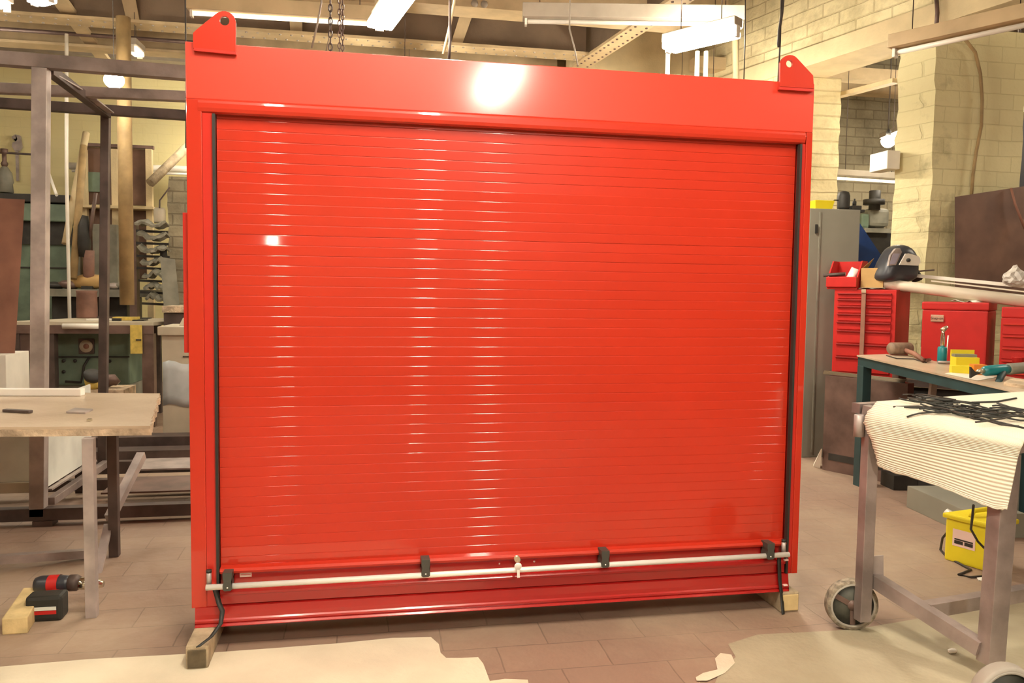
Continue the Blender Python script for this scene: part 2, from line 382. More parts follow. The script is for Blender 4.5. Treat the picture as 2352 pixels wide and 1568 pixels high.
# ------------------------------------------------------------ fluorescent fixtures
def batten(label, p, q, lit=True, body='grey_body', w=.12, h=.07, twin=False, cat='ceiling light', r=.019, wide=0., name='fluorescent_light', chains=True, top=5.97, lm='lit'):
    p, q = Vector(p), Vector(q); L = (q-p); d = L.normalized(); up = Vector((0, 0, 1)); s = d.cross(up).normalized()
    t = thing(name, label, cat, p)
    put('housing', MB().bar(p+up*.075, q+up*.075, w, h, bev=.006), body, t)
    for e, sg in ((p, 1), (q, -1)):
        put('tube_holder', MB().obox(e+d*sg*.02-s*.03-up*.04, d*.02, s*.06, up*.09), 'white_paint', t)
    if wide:
        put('glare_box', MB().bar(p+d*.03-up*.0, q-d*.03-up*.0, wide, .06, bev=.02), lm, t)  # glowing box sized to stand in for the glare around the tubes
    else:
        for k in ((-1, 1) if twin else (0,)):
            put('tube', MB().tube([p+d*.045+s*k*.035-up*.005, q-d*.045+s*k*.035-up*.005], r, 12), lm if lit else 'white_paint', t)
    if chains:
        for e, sg in ((p, 1), (q, -1)):
            a_ = e+d*sg*.15+up*.11
            put('suspension_wire', MB().tube([a_, Vector((a_.x, a_.y, top))], .004, 5), 'steel_dark', t)
    return t
batten('brightly glowing light fitting hanging over the right half of the red shutter', at(1528, 112, z=3.6), at(1696, 72, z=3.6), wide=.2, lm='lit_strong')
batten('brightly glowing light fitting hanging just right of the chain hoist', at(870, 62, z=3.6), at(930, -25, z=3.6), wide=.2)
batten('long grey light fitting with unlit tube above the red shutter', at(1200, 48, z=3.92), at(1705, 55, z=3.92), lit=False, w=.16, h=.12)
batten('long pale light fitting above the lifting lug nearest the chain hoist', at(432, 28, z=3.92), at(866, 55, z=3.92), lit=True, body='girder_paint', w=.14, h=.12, lm='lit_soft')
batten('long light fitting running along the lintel above the painted brick pillar', at(2047, 122, z=3.4), at(2400, 46, z=3.4), lit=False, body='girder_paint', w=.14, h=.1)
batten('small light fitting over the grey cabinet in the rear bay', at(1914, 408, y=6.6), at(2075, 418, y=6.2), lit=True, body='grey_body', w=.12, h=.08, lm='lit_soft')
batten('glowing light fitting near the ceiling girder at the top left corner', at(75, 5, z=4.2), at(118, -6, z=4.2), wide=.16)
batten('short pale glowing strip beside the wooden pole, under the girder', at(300, 108, z=4.3), at(322, 128, z=4.3), wide=.12, lm='lit_soft')
batten('light fitting at the right edge beyond the painted brick pillar', at(2330, 125, y=5.2), at(2380, 118, y=4.6), wide=.2)
batten('pale angled light fitting over the dark sheet right of the pillar', at(2318, 262, y=4.6), at(2400, 232, y=4.0), wide=.1, lm='lit_soft')
# fittings around the photographer, plus unseen fill lights added to brighten walls and case
for i, (x, y, z, dx) in enumerate([(1.2, -2.4, 3.7, .02), (.1, -2.6, 3.75, .02), (2.2, -6.0, 3.85, .0), (-.49, -8.2, 2.605, .1), (-4.3, -2.2, 3.7, .1), (4.6, -2.4, 3.7, .1), (-2.9, 3.6, 4.2, .2), (-5, 6.3, 4.2, .2), (9.2, 1.2, 3.9, .2), (8.2, 6.0, 3.9, .2), (-1.4, 8.4, 4.3, .1), (1.2, 5.6, 4.0, .1), (4.6, 4.9, 3.6, .1), (-4.2, -5.6, 3.5, .1)]):
    batten(['light fitting over the photographer', 'light fitting left of the photographer', 'light fitting reflected in the header box', 'far light fitting behind the photographer', 'light fitting over the near work table',
            'light fitting over the wheeled trolley', 'light fitting over the tall steel frame', 'light fitting over the green machine', 'light fitting in the right bay', 'added fill light over the rear right bay', 'added fill light before the yellow back wall', 'added fill light hidden behind the red shutter', 'added fill light beside the second brick pillar', 'added fill light far behind the work table'][i],
           (x, y, z), (x+dx*1.5, y+1.5, z), twin=i != 2, lm='lit_strong' if i in (0, 2, 12) else 'lit', wide=.22 if i == 2 else 0)
# bare glowing bulbs
def bulb(label, p, r=.06, top=None):
    t = thing('hanging_lamp', label, 'lamp', p)
    put('lamp_globe', MB().ball(p, r, (1.15, 1, 1), 3), 'lit', t)
    put('lamp_holder', MB().lathe([(.02, 0), (.03, .01), (.03, .07), (.012, .09), (0, .09)], Vector(p)+Vector((0, 0, r*.8)), n=12), 'mach_dark', t)
    put('cord', MB().tube([Vector(p)+Vector((0, 0, r+.06)), Vector((p[0], p[1], top or 5.9))], .004, 5), 'cable_dark', t)
bulb('round glowing lamp seen between the rails of the tall steel frame', at(262, 184, y=5.4), .085)
bulb('round glowing lamp beside the brick pillar in the rear bay', at(2040, 325, y=5.6), .075)
bulb('round glowing lamp at the photo edge beyond the pillar', at(2336, 128, y=5.9), .12)

# ------------------------------------------------------------ THE RED ROLLER SHUTTER
WID, ZT, ZC, ZS, ZH = 2.835, 2.56, .181, .10, 2.275
sh = thing('roller_shutter', 'large glossy red roller shutter unit standing on two timber blocks', 'roller shutter', (0, 0, ZS))
D_ = .16
# header box
mb = MB(); mb.box(0, WID, 0, .42, ZH+.055, ZT, .004)
put('header_box', mb, 'red_panel', sh)
hp = at(455, 238, y=0).x; hq = at(1850, 300, y=0).x
# rounded bottom nose of the header
pr = [(.002, ZH+.056), (-.003, ZH+.05), (-.005, ZH+.04), (-.005, ZH+.02), (-.001, ZH+.006), (.008, ZH), (.03, ZH), (.03, ZH+.056)]
mb = MB(); mb.prism([Vector((hp, y, z)) for y, z in pr], (hq-hp, 0, 0)); put('header_nose', mb, 'red', sh)
put('light_block_back', MB().box(.02, WID-.02, .40, .418, .13, ZH+.05), 'red_side', sh)  # unseen closed body added to keep light off the floor underneath
put('light_block_base', MB().box(.02, WID-.045, .161, .41, .1, .128), 'red_deep', sh)
put('light_block_end', MB().box(.002, .012, .161, .40, .129, ZH+.05), 'red_side', sh); put('light_block_end', MB().box(WID-.012, WID-.002, .161, .40, .19, ZH+.05), 'red_side', sh)
# side columns with a raised inner guide
xi0, xi1 = .115, at(1824, 700, y=0).x
xa, xb = .062, at(1846, 500, y=0).x
put('side_column', MB().box(0, xa, 0, D_, ZC, ZH+.055, .003), 'red', sh)
put('side_column', MB().box(xb, WID, 0, D_, ZC, ZH+.055, .003), 'red', sh)
put('guide_rail', MB().box(xa+.001, xi0-.013, .004, D_, ZC-.0, ZH+.0), 'red_side', sh)
put('guide_rail', MB().box(xi1+.013, xb-.001, .004, D_, ZC-.0, ZH+.0), 'red_side', sh)
for X, pts in ((xi0-.006, [(493, 1350), (497, 1362), (503, 1385), (511, 1403), (507, 1432), (485, 1462), (455, 1485)]),
               (xi1+.006, [(1789, 1268), (1790, 1300), (1791, 1330), (1795, 1365), (1798, 1400), (1799, 1410)])):
    mb = MB(); mb.box(X-.0055, X+.0055, -.006, .02, at(1300 if X > 1 else 500, 1345, y=0).z, ZH-.002)
    put('rubber_seal', mb, 'rubber', sh)
    # loose tail hanging out at the bottom
    rows = []
    N = len(pts)
    for i, (px, py) in enumerate(pts):
        f = i/(N-1); yy = -.01-(.33 if X < 1 else .07)*max(0, f-.25)**1.2
        c = at(px, py, y=yy); w_ = .011*(1-.3*f)
        rows.append([c+Vector((-w_, -w_*.3, 0)), c+Vector((w_, w_*.3, 0))])
    put('seal_tail', MB().sheet(rows), 'rubber', sh, solid=.004)
# curtain of slats (one mesh; real ridges)
zb, zt = .345, ZH+.03
nS = 45; ptch = (zt-zb)/nS
mb = MB(); prof = []
random.seed(11)
hot = {}; nS_ = 0
for py, off in ((553, 0), (430, -.026), (452, -.026), (475, -.026), (497, -.026), (520, -.026), (600, -.03)):      # a few slats sit a little askew
    z_ = at(625, py, y=0).z; hot[int((z_-zb)/ptch)] = ((2.6-z_)/7.45-(z_-1.55)/3.56)/2+off
for k in range(nS):
    z0 = zb+k*ptch; tl = hot.get(k, random.uniform(-.006, .006)); 
    h0 = ptch*.82
    # flat face, tilted a touch, with a rounded shoulder turning back at its top edge
    rr = .0062; hz = rr*math.sin(math.radians(50)); h0 = ptch-hz
    y1 = .030+math.tan(tl)*h0
    prof += [(.030, z0), (y1, z0+h0)]
    for a_ in range(5, 51, 5): prof.append((y1+rr*(1-math.cos(math.radians(a_))), z0+h0+rr*math.sin(math.radians(a_))))
V0 = [mb.bm.verts.new((xi0, y+.004, z)) for y, z in prof]; V1 = [mb.bm.verts.new((xi1, y+.004, z)) for y, z in prof]
for i in range(len(prof)-1):
    f = mb.bm.faces.new((V0[i], V1[i], V1[i+1], V0[i+1]))
    f.smooth = 1e-5 < prof[i+1][1]-prof[i][1] < ptch*.1
cur = put('slat_curtain', mb, 'red', sh)
# bottom rail of the curtain
pr = [(.03, .352), (-.004, .347), (-.010, .338), (-.006, .328), (.012, .322), (.016, .262), (.000, .254), (-.006, .243), (-.004, .232), (.004, .228), (.004, .190), (.05, .188), (.05, .352)]
X0, X1 = xi0+.002, xi1-.002
put('bottom_rail', MB().prism([Vector((X0, y, z)) for y, z in pr], (X1-X0, 0, 0)), 'red_deep', sh)
put('bottom_rail_lip', MB().prism([Vector((X0+.002, y, z)) for y, z in [(.028, .3525), (-.0055, .3485), (-.012, .338), (-.008, .3275), (.012, .3235), (.028, .3255)]], (X1-X0-.004, 0, 0)), 'red', sh)
# sill under the columns
pr = [(.01, .186), (-.004, .182), (-.008, .150), (-.008, .132), (-.014, .126), (-.014, .118), (-.008, .112), (-.018, .103), (-.018, .1), (.16, .1), (.16, .186)]
sx0, sx1 = at(449, 1435, y=0).x, at(1808, 1350, y=0).x
put('sill', MB().prism([Vector((sx0, y, z)) for y, z in pr], (sx1-sx0, 0, 0)), 'red_deep', sh)
put('cable_box', MB().box(-.022, -.001, .02, .14, at(430, 810, y=.02).z, at(430, 488, y=.02).z, .003), 'red_side', sh)
# lifting lugs
def lug(poly, hole, hr, y0):
    P = [at(px, py, y=y0) for px, py in poly]; c = at(*hole, y=y0)
    # ring of faces between the outline and the round hole
    mb = MB(); n = 36; th = .014
    out = []
    for k in range(n):
        a_ = 2*math.pi*k/n; d = Vector((math.cos(a_), 0, math.sin(a_))); best = None
        for p, q in zip(P, P[1:]+P[:1]):
            e = q-p; den = d.x*e.z-d.z*e.x
            if abs(den) < 1e-9: continue
            t = ((p.x-c.x)*e.z-(p.z-c.z)*e.x)/den; u = ((p.x-c.x)*d.z-(p.z-c.z)*d.x)/den
            if t > 0 and -1e-6 <= u <= 1+1e-6: best = t if best is None else max(best, t)
        out.append((c+d*best, c+d*hr, a_))
    # insert the true corners
    for p in P:
        v = p-c; a_ = math.atan2(v.z, v.x) % (2*math.pi); out.append((p.copy(), c+Vector((math.cos(a_), 0, math.sin(a_)))*hr, a_))
    out.sort(key=lambda t: t[2]); L = []
    for dy in (0, -th):
        L.append([(mb.bm.verts.new(o+Vector((0, dy, 0))), mb.bm.verts.new(i_+Vector((0, dy, 0)))) for o, i_, _ in out])
    n = len(out)
    for k in range(n):
        j = (k+1) % n
        for s_ in (0, 1): mb.bm.faces.new((L[s_][k][0], L[s_][j][0], L[s_][j][1], L[s_][k][1]))
        mb.bm.faces.new((L[0][k][0], L[1][k][0], L[1][j][0], L[0][j][0])); mb.bm.faces.new((L[0][k][1], L[1][k][1], L[1][j][1], L[0][j][1]))
    bmesh.ops.remove_doubles(mb.bm, verts=mb.bm.verts, dist=1e-5)
    return mb
def arc(c, r, a0, a1, n=8): return [(c[0]+r*math.cos(math.radians(a0+(a1-a0)*i/n)), c[1]-r*math.sin(math.radians(a0+(a1-a0)*i/n))) for i in range(n+1)]
l1 = put('lifting_lug', lug([(445, 112), (445, 78), (452, 71)]+arc((515, 56), 28, 125, 5, 8)+[(543, 60), (542, 120)], (517, 50), .019, -.004), 'red', sh)
put('weld_strip', MB().bar(at(446, 114, y=-.012), at(543, 123, y=-.012), .016, .012), 'red_side', l1)
l2 = put('lifting_lug', lug([(1788, 200), (1789, 146)]+arc((1811, 150), 22, 160, 40, 7)+[(1864, 175), (1866, 205)], (1810, 148), .017, -.004), 'red', sh)
put('weld_strip', MB().bar(at(1788, 203, y=-.012), at(1866, 208, y=-.012), .016, .012), 'red_side', l2)
for px, py in ((1838, 313), (1846, 312)): pass
put('rivet', MB().ball(at(1849, 313, y=-.0), .006, sub=1), 'pinkwhite', sh)
# lock bar held by four clips
za, zb_ = at(473, 1349, y=-.04), at(1812, 1273, y=-.04)
put('lock_bar', MB().tube([za, zb_], .0125, 14), 'silver', sh)
for px, py in ((522, 1336), (978, 1305), (1391, 1284), (1771, 1266)):
    c = at(px, py, y=-.058)
    clip = put('bar_clip', MB().prism([c+Vector((x, 0, z)) for x, z in ((-.019, .038), (.019, .038), (.019, .015), (.015, .0), (.019, -.018), (.019, -.034), (.012, -.04), (-.012, -.04), (-.019, -.034), (-.019, -.018), (-.015, 0), (-.019, .015))], (0, .064, 0)), 'clipgrey', sh)
    put('clip_screw', MB().lathe([(.0035, 0), (.003, .002), (0, .002)], c+Vector((0, 0, -.026)), (0, -1, 0), 10), 'silver', clip)
for px, py in ((480, 1326), (1800, 1254)):
    c = at(px, py, y=-.02)
    pn = put('locking_pin', MB().tube([c+Vector((0, 0, -.032)), c+Vector((0, 0, .022))], .0105, 12), 'steel_light', sh)
    put('pin_cap', MB().tube([c+Vector((0, 0, .022)), c+Vector((0, 0, .034))], .0115, 12), 'rubber', pn)
# key in its lock
c = at(1188, 1284, y=-.01)
lk = put('lock_cylinder', MB().lathe([(.014, 0), (.014, .012), (.009, .014), (0, .014)], c, (0, -1, 0), 18), 'brass', sh)
k1 = put('key', MB().lathe([(.0, -.0015), (.016, -.0015), (.017, 0), (.016, .0015), (0, .0015)], at(1190, 1300, y=-.065), (0, -1, 0), 18).bar(at(1190, 1303, y=-.065), at(1191, 1326, y=-.065), .012, .003, up=(0, 1, 0)), 'silver', sh)
put('key', MB().lathe([(.0, -.0015), (.012, -.0015), (.013, 0), (.012, .0015), (0, .0015)], at(1187, 1281, y=-.034), (0, -1, 0), 16).tube([at(1188, 1286, y=-.03), at(1189, 1297, y=-.062)], .003, 6), 'brass', sh)
for px, py in ((1147, 1280), (1147, 1294), (1228, 1275), (1227, 1289)):
    put('rivet', MB().ball(at(px, py, y=.012), .005, sub=1), 'pinkwhite', sh)
for px, py in ((601, 1308), (611, 1307)): put('rivet', MB().ball(at(px, py, y=.008), .004, sub=1), 'white_bright', sh)
c0, c1 = at(551, 1325, y=.012), at(578, 1312, y=.012)
st = put('sticker', MB().box(c0.x, c1.x, .010, .0135, c0.z, c1.z), 'pinkwhite', sh)
put('sticker_print', MB().box(c0.x+.004, c1.x-.004, .009, .0105, (c0.z+c1.z)/2-.002, (c0.z+c1.z)/2+.0005), 'tool_red', st)
for px, py in ((1805, 1285), (1803, 1343)):
    c = at(px, py, y=-.012); put('end_screw', MB().box(c.x-.011, c.x+.011, -.02, -.006, c.z-.004, c.z+.004, .002), 'pinkwhite', sh)
# timber blocks
fb = at(452, 1538, z=0)
tb = thing('timber_block', 'worn timber bearer under the end of the shutter nearest the cordless drill', 'timber', (fb.x, fb.y, 0), 'timber blocks under the shutter')
put('timber', MB().box(fb.x-.045, fb.x+.045, fb.y+.004, .40, 0, .0995, .012), 'timber_grey', tb)
put('end_grain', MB().box(fb.x-.036, fb.x+.036, fb.y-.001, fb.y+.01, .008, .082, .004), 'timber_end', tb)
x0, x1 = at(1790, 1395, y=-.02).x, at(1832, 1395, y=-.02).x
tb = thing('timber_block', 'short square timber bearer under the shutter end nearest the wheeled trolley', 'timber', (x0, -.02, 0), 'timber blocks under the shutter')
put('timber', MB().box(x0, x1, -.03, .40, 0, .0995, .008), 'timber_grey', tb)
put('end_grain', MB().box(x0+.01, x1-.006, -.036, -.028, .01, .088, .003), 'timber_pale', tb)
# chain hoist, ropes and cables above the shutter
def links(p, q, r, m_, name, par):
    p, q = Vector(p), Vector(q); d = (q-p); n = max(2, int(d.length/(r*2.6))); mb = MB()
    for i in range(n):
        c = p+d*((i+.5)/n); a = Vector((1, 0, 0)) if i % 2 else Vector((0, 1, 0)); pts = []
        for k in range(9):
            t = 2*math.pi*k/8; pts.append(c+a*math.cos(t)*r*.75+Vector((0, 0, 1))*math.sin(t)*r*1.6)
        mb.tube(pts, r*.28, 5, cap=False)
    return put(name, mb, m_, par)
ch = thing('chain_hoist', 'hanging chain hoist with two link chains and a dark hook rope behind the shutter', 'hoist', at(780, 60, y=1.2))
links(Vector((at(779, -60, y=1.2).x, 1.2, 5.98)), at(780, 150, y=1.2), .012, 'steel_brown', 'load_chain', ch)
links(Vector((at(788, -60, y=1.3).x, 1.3, 5.98)), at(787, 150, y=1.3), .011, 'steel_brown', 'hand_chain', ch)
links(Vector((at(758, -60, y=1.25).x, 1.25, 5.98)), at(759, 160, y=1.25), .014, 'steel_dark', 'hook_chain', ch)
for lab, p0, p1, yy, r, m_ in (('pale slanting rope left of the hanging chains', (738, 5), (716, 110), 1.4, .006, 'grey_body'),
        ('thin short rope just left of the dark hook chain', (758, 60), (749, 118), 1.5, .004, 'grey_body'),
        ('thin wire hanging at the left edge of the red shutter', (425, -30), (427, 340), 2.6, .005, 'cable_dark'),
        ('slanting thin cable hanging below the unlit light fitting', (1308, 66), (1327, 150), 2.7, .006, 'grey_body'),
        ('dark upright rod beside the angled girder plate', (1033, 60), (1031, 135), 2.6, .012, 'steel_dark'),
        ('pale slanting rod beside the dark rod on the girder', (1046, -10), (1018, 125), 2.7, .012, 'girder_paint'),
        ('thin dark wire hanging right of the glowing fitting over the shutter', (1712, -20), (1708, 200), 2.2, .004, 'cable_dark'),
        ('thin wire hanging beside the brick pillar over the shutter lug', (1795, -20), (1786, 210), 1.2, .005, 'cable_dark')):
    tag(put('hanging_cable' if 'rod' not in lab else 'hanging_rod', MB().tube([Vector((at(*p0, y=yy).x, yy, 5.98)), at(*p0, y=yy), at((p0[0]+p1[0])/2+1.5, (p0[1]+p1[1])/2, y=yy), at(*p1, y=yy)], r, 6), m_), lab, 'cable' if 'rod' not in lab else 'rod')
tag(put('hanging_cable', MB().tube([Vector((at(1800, -20, y=1.2).x, 1.2, 5.98)), at(1800, -20, y=1.2), at(1796, 30, y=1.2), at(1790, 70, y=1.2), at(1788, 100, y=1.2), at(1789, 108, y=1.2)], .009, 6), 'cable_dark'), 'short thick twisted cable end hanging above the pale-holed lifting lug', 'cable')
# upright pipes behind the shutter under the glowing fitting
for lab, px in (('pale upright pipe below the left end of the glowing fitting', 1534), ('pale upright pipe below the middle of the glowing fitting', 1602), ('pale upright pipe close beside the brick column', 1622)):
    tag(put('upright_pipe', MB().tube([at(px, 118, y=3.4), Vector((at(px, 118, y=3.4).x, 3.4, 0))], .022, 10), 'white_paint'), lab, 'pipe')


# ------------------------------------------------------------ LEFT: near work table
zt_ = .895
TL, TBR, TFR, TFL = at(-300, 897, z=zt_), at(366, 903, z=zt_), at(345, 978, z=zt_), at(-560, 985, z=zt_)
wt = thing('work_table', 'worn low work table with a ragged plywood top beside the red shutter', 'table', (TFR.x-.6, .6, 0))
mb = MB(); random.seed(5)
mb2 = MB()
th = .045
edge = []
for a_, b_ in ((TL, TBR), (TBR, TFR), (TFR, TFL), (TFL, TL)):
    n = 26
    for i in range(n):
        p = a_.lerp(b_, i/n); rag = .004 if a_ is not TBR else .006
        edge.append(Vector((p.x+random.uniform(-rag, rag), p.y+random.uniform(-rag, rag), zt_)))
mb.prism([e+Vector((0, 0, -.012)) for e in edge], (0, 0, .012)); put('table_top', mb, 'table_top', wt)
put('top_edge', mb2.prism([Vector((e.x+(.004 if e.x > TFR.x-.3 else 0)+random.uniform(-.003, .003), e.y-.003+random.uniform(-.003, .003), zt_-th)) for e in edge], (0, 0, th-.0125)), 'table_edge', wt)
lf = at(208, 1420, z=0)
put('leg', MB().box(lf.x-.024, lf.x+.024, lf.y, lf.y+.048, 0, zt_-th, .003), 'steel_light', wt)
lb = Vector((lf.x-.15, 1.32, 0))
put('leg', MB().box(lb.x-.026, lb.x+.026, lb.y, lb.y+.05, 0, zt_-th, .003), 'steel_dark', wt)
lc = Vector((lf.x+.02, 1.85, 0)); 
put('leg', MB().box(at(327, 1000, y=1.85).x-.02, at(327, 1000, y=1.85).x+.03, 1.85, 1.9, zt_-.28, zt_-th, .003), 'steel_dark', wt)
put('brace', MB().bar(at(325, 1045, y=1.86), at(252, 1190, y=1.4), .05, .05), 'steel_light', wt)
put('brace', MB().bar(at(249, 1205, y=1.37), at(222, 1322, y=1.05), .045, .02), 'steel_light', wt)
ld = Vector((-1.9, .6, 0)); put('leg', MB().box(ld.x, ld.x+.05, ld.y, ld.y+.05, 0, zt_-th, .003), 'steel_light', wt)
put('rail', MB().bar(at(-300, 1305, y=.98), at(232, 1268, y=1.34), .05, .045), 'steel', wt)
z = zt_+.001
a_, b_ = at(-300, 899, z=z+.02), at(190, 900, z=z+.02)
tag(put('white_strip', MB().bar(a_+Vector((0, 0, .0)), b_, .06, .04, bev=.003), 'white_bright'), 'bright white strip lying along the back of the worn work table', 'strip')
a_, b_ = at(10, 942, z=z+.008), at(71, 945, z=z+.008)
tag(put('steel_bar', MB().bar(a_, b_, .03, .015, bev=.004), 'steel_dark'), 'short dark steel bar lying on the worn work table', 'bar')
c = at(183, 945, z=z)
tag(put('steel_plate', MB().prism([at(152, 948, z=z), at(196, 950, z=z), at(214, 942, z=z), at(172, 939, z=z)], (0, 0, .008)), 'steel_light'), 'small flat grey plate lying on the worn work table', 'plate')
tag(put('metal_offcut', MB().bar(at(201, 964, z=z+.006), at(210, 964, z=z+.006), .02, .01), 'chrome'), 'tiny bright metal offcut near the front edge of the work table', 'offcut')
# timber offcut and cordless drill on the floor
p = at(40, 1452, z=0)
tag(put('timber_offcut', MB().hexa([Vector((p.x-.055, p.y-.02, 0)), Vector((p.x+.05, p.y-.02, 0)), Vector((p.x+.0, p.y+.34, 0)), Vector((p.x-.10, p.y+.34, 0)),
      Vector((p.x-.055, p.y-.02, .075)), Vector((p.x+.05, p.y-.02, .075)), Vector((p.x+.0, p.y+.34, .085)), Vector((p.x-.10, p.y+.34, .085))], .006), 'timber_pale'), 'pale squared timber offcut on the floor beside the cordless drill', 'timber')
d0 = at(100, 1428, z=0)
dr = thing('cordless_drill', 'maroon and black cordless drill lying on the tiled floor', 'drill', d0)
O = lambda x, y, z_: d0+Vector((x, y, z_))
put('battery', MB().box(d0.x-.078, d0.x+.078, d0.y, d0.y+.10, .001, .118, .016), 'rubber', dr)
bt = put('battery_label', MB().box(d0.x-.052, d0.x+.055, d0.y-.002, d0.y+.003, .035, .052), 'tool_red', dr)
put('label_band', MB().box(d0.x-.050, d0.x+.055, d0.y-.0025, d0.y+.003, .054, .070), 'sheet_white', bt)
put('handle', MB().tube([O(-.0, .08, .07), O(.0, .16, .07), O(-.01, .20, .075)], [.035, .028, .034], 12), 'tool_red_dark', dr)
put('motor_housing', MB().lathe([(0, 0), (.034, .006), (.042, .03), (.042, .11), (.036, .15), (.03, .17), (0, .17)], O(-.11, .21, .105), (1, -.12, .05), 18), 'helmet', dr)
put('trim_band', MB().lathe([(.0435, .0), (.0435, .05)], O(-.04, .2, .108), (1, -.12, .05), 18), 'tool_red', dr)
put('gear_ring', MB().lathe([(0, 0), (.04, 0), (.04, .03), (.031, .045), (0, .045)], O(.055, .19, .112), (1, -.12, .05), 18), 'steel_dark', dr)
ck = put('chuck', MB().lathe([(0, 0), (.024, 0), (.03, .01), (.03, .04), (.026, .045), (.026, .085), (.015, .115), (0, .115)], O(.095, .185, .11), (1, -.12, -.05), 18), 'chrome', dr)

# ------------------------------------------------------------ LEFT: tall steel frame of square tube
tf = thing('steel_framework', 'tall open frame of dark square steel tube standing behind the work table', 'frame', (at(95, 1200, z=0).x, 2.07, 0))
def fbar(name, p, q, w, h, m_='steel'): return put(name, MB().bar(p, q, w, h, bev=.003), m_, tf)
Y0, Y1 = 2.07, 3.34
a_ = at(95, 158, y=Y0); fbar('post', a_, Vector((at(89, 1200, y=Y0).x, Y0, .06)), .088, .08, 'steel_light')
zT = a_.z+.03
fbar('top_rail', at(-330, 108, y=Y0-.0), at(470, 172, y=Y0), .08, .085)
fbar('top_rail', at(-300, 190, y=2.75), at(470, 224, y=2.75), .07, .07)
fbar('top_rail', at(-330, 215, y=Y1), at(470, 268, y=Y1), .07, .075, 'steel_dark')
fbar('cross_rail', at(112, 160, y=Y0+.05), at(246, 262, y=Y1-.03), .06, .06, 'steel_dark')
fbar('post', at(243, 262, y=Y1), Vector((at(236, 1100, y=Y1).x, Y1, .06)), .062, .062, 'steel_dark')
fbar('base_rail', Vector((-3.0, Y0, .075)), Vector((.5, Y0, .075)), .08, .08, 'steel_dark')
fbar('base_rail', Vector((-2.2, 2.75, .10)), Vector((.5, 2.75, .10)), .07, .08, 'steel_dark')
fbar('base_rail', Vector((-2.2, Y1, .10)), Vector((.5, Y1, .10)), .07, .10, 'steel_dark')
fbar('base_rail', Vector((a_.x-.02, Y0+.05, .14)), Vector((a_.x-.02, Y1-.04, .14)), .05, .05, 'steel')
fbar('gusset', at(120, 170, y=Y0+.1), at(182, 205, y=2.6), .05, .01, 'steel_light')
fbar('gusset', at(202, 227, y=2.8), at(243, 258, y=3.2), .12, .01, 'steel_light')
put('foot', MB().box(-1.36, -1.24, 2.02, 2.12, 0, .035), 'steel_dark', tf); put('foot', MB().box(.3, .4, 2.02, 2.12, 0, .035), 'steel_dark', tf)
put('foot', MB().box(-1.7, -1.6, Y1-.03, Y1+.03, 0, .05), 'steel_dark', tf); put('foot', MB().box(.3, .4, Y1-.03, Y1+.03, 0, .05), 'steel_dark', tf)
# flat sheets resting across the base rails behind
for i, (y0_, y1_, z_, lab, m_) in enumerate([(2.2, 2.66, .155, 'brown steel sheet lying low across the base of the tall frame, nearest strip', 'steel_brown'),
        (2.85, 3.25, .17, 'grey steel sheet lying across the base of the tall frame, second strip', 'steel_light')]):
    tag(put('steel_sheet', MB().box(-1.0+.02*i, .3, y0_, y1_, z_, z_+.012), m_), lab, 'sheet')
for i, (yy, hh, lab) in enumerate([(4.0, .10, 'dark steel channel on the floor below the white cabinet, nearer one'), (4.3, .17, 'dark steel channel on the floor below the white cabinet, farther one')]):
    mb = MB(); mb.box(-2.3, .2, yy, yy+.05, 0, hh).box(-2.3, .2, yy+.05, yy+.22, hh-.02, hh)
    tag(put('steel_channel', mb, 'steel_dark'), lab, 'steel channel')
# folded white sheet-metal case standing inside the frame
x1 = at(106, 1100, y=2.17).x; zb0 = .28
wc = thing('white_metal_case', 'big folded white sheet metal case under the near work table', 'case', (x1, 1.95, 0))
put('front_panel', MB().box(-2.6, x1, 2.15, 2.165, .27, .80), 'sheet_white', wc)
put('side_panel', MB().box(x1-.012, x1, 2.17, 3.1, .22, .80), 'sheet_white', wc)
put('bottom_lip', MB().box(-2.6, x1-.08, 2.12, 2.149, .20, .27, .004), 'cab_pale', wc)
put('side_flange', MB().box(x1+.002, x1+.035, 2.17, 3.1, .20, .212), 'steel_light', wc)
put('support_leg', MB().box(-2.0, -1.95, 2.2, 2.25, 0, .20).box(x1-.06, x1-.01, 2.9, 2.95, 0, .2), 'steel_dark', wc)

# ------------------------------------------------------------ LEFT: background
def pbox(x0, y0, x1, y1, Y, dep, bev=.004):
    """box whose front face, on the plane y=Y, covers the pixels x0..x1, y0..y1"""
    a_, b_ = at(x0, (y0+y1)/2, y=Y), at(x1, (y0+y1)/2, y=Y); zt_, zb_ = at((x0+x1)/2, y0, y=Y).z, at((x0+x1)/2, y1, y=Y).z
    return MB().box(a_.x, b_.x, Y, Y+dep, max(zb_, .0), zt_, bev)
def pz(x, y, Y): return at(x, y, y=Y)
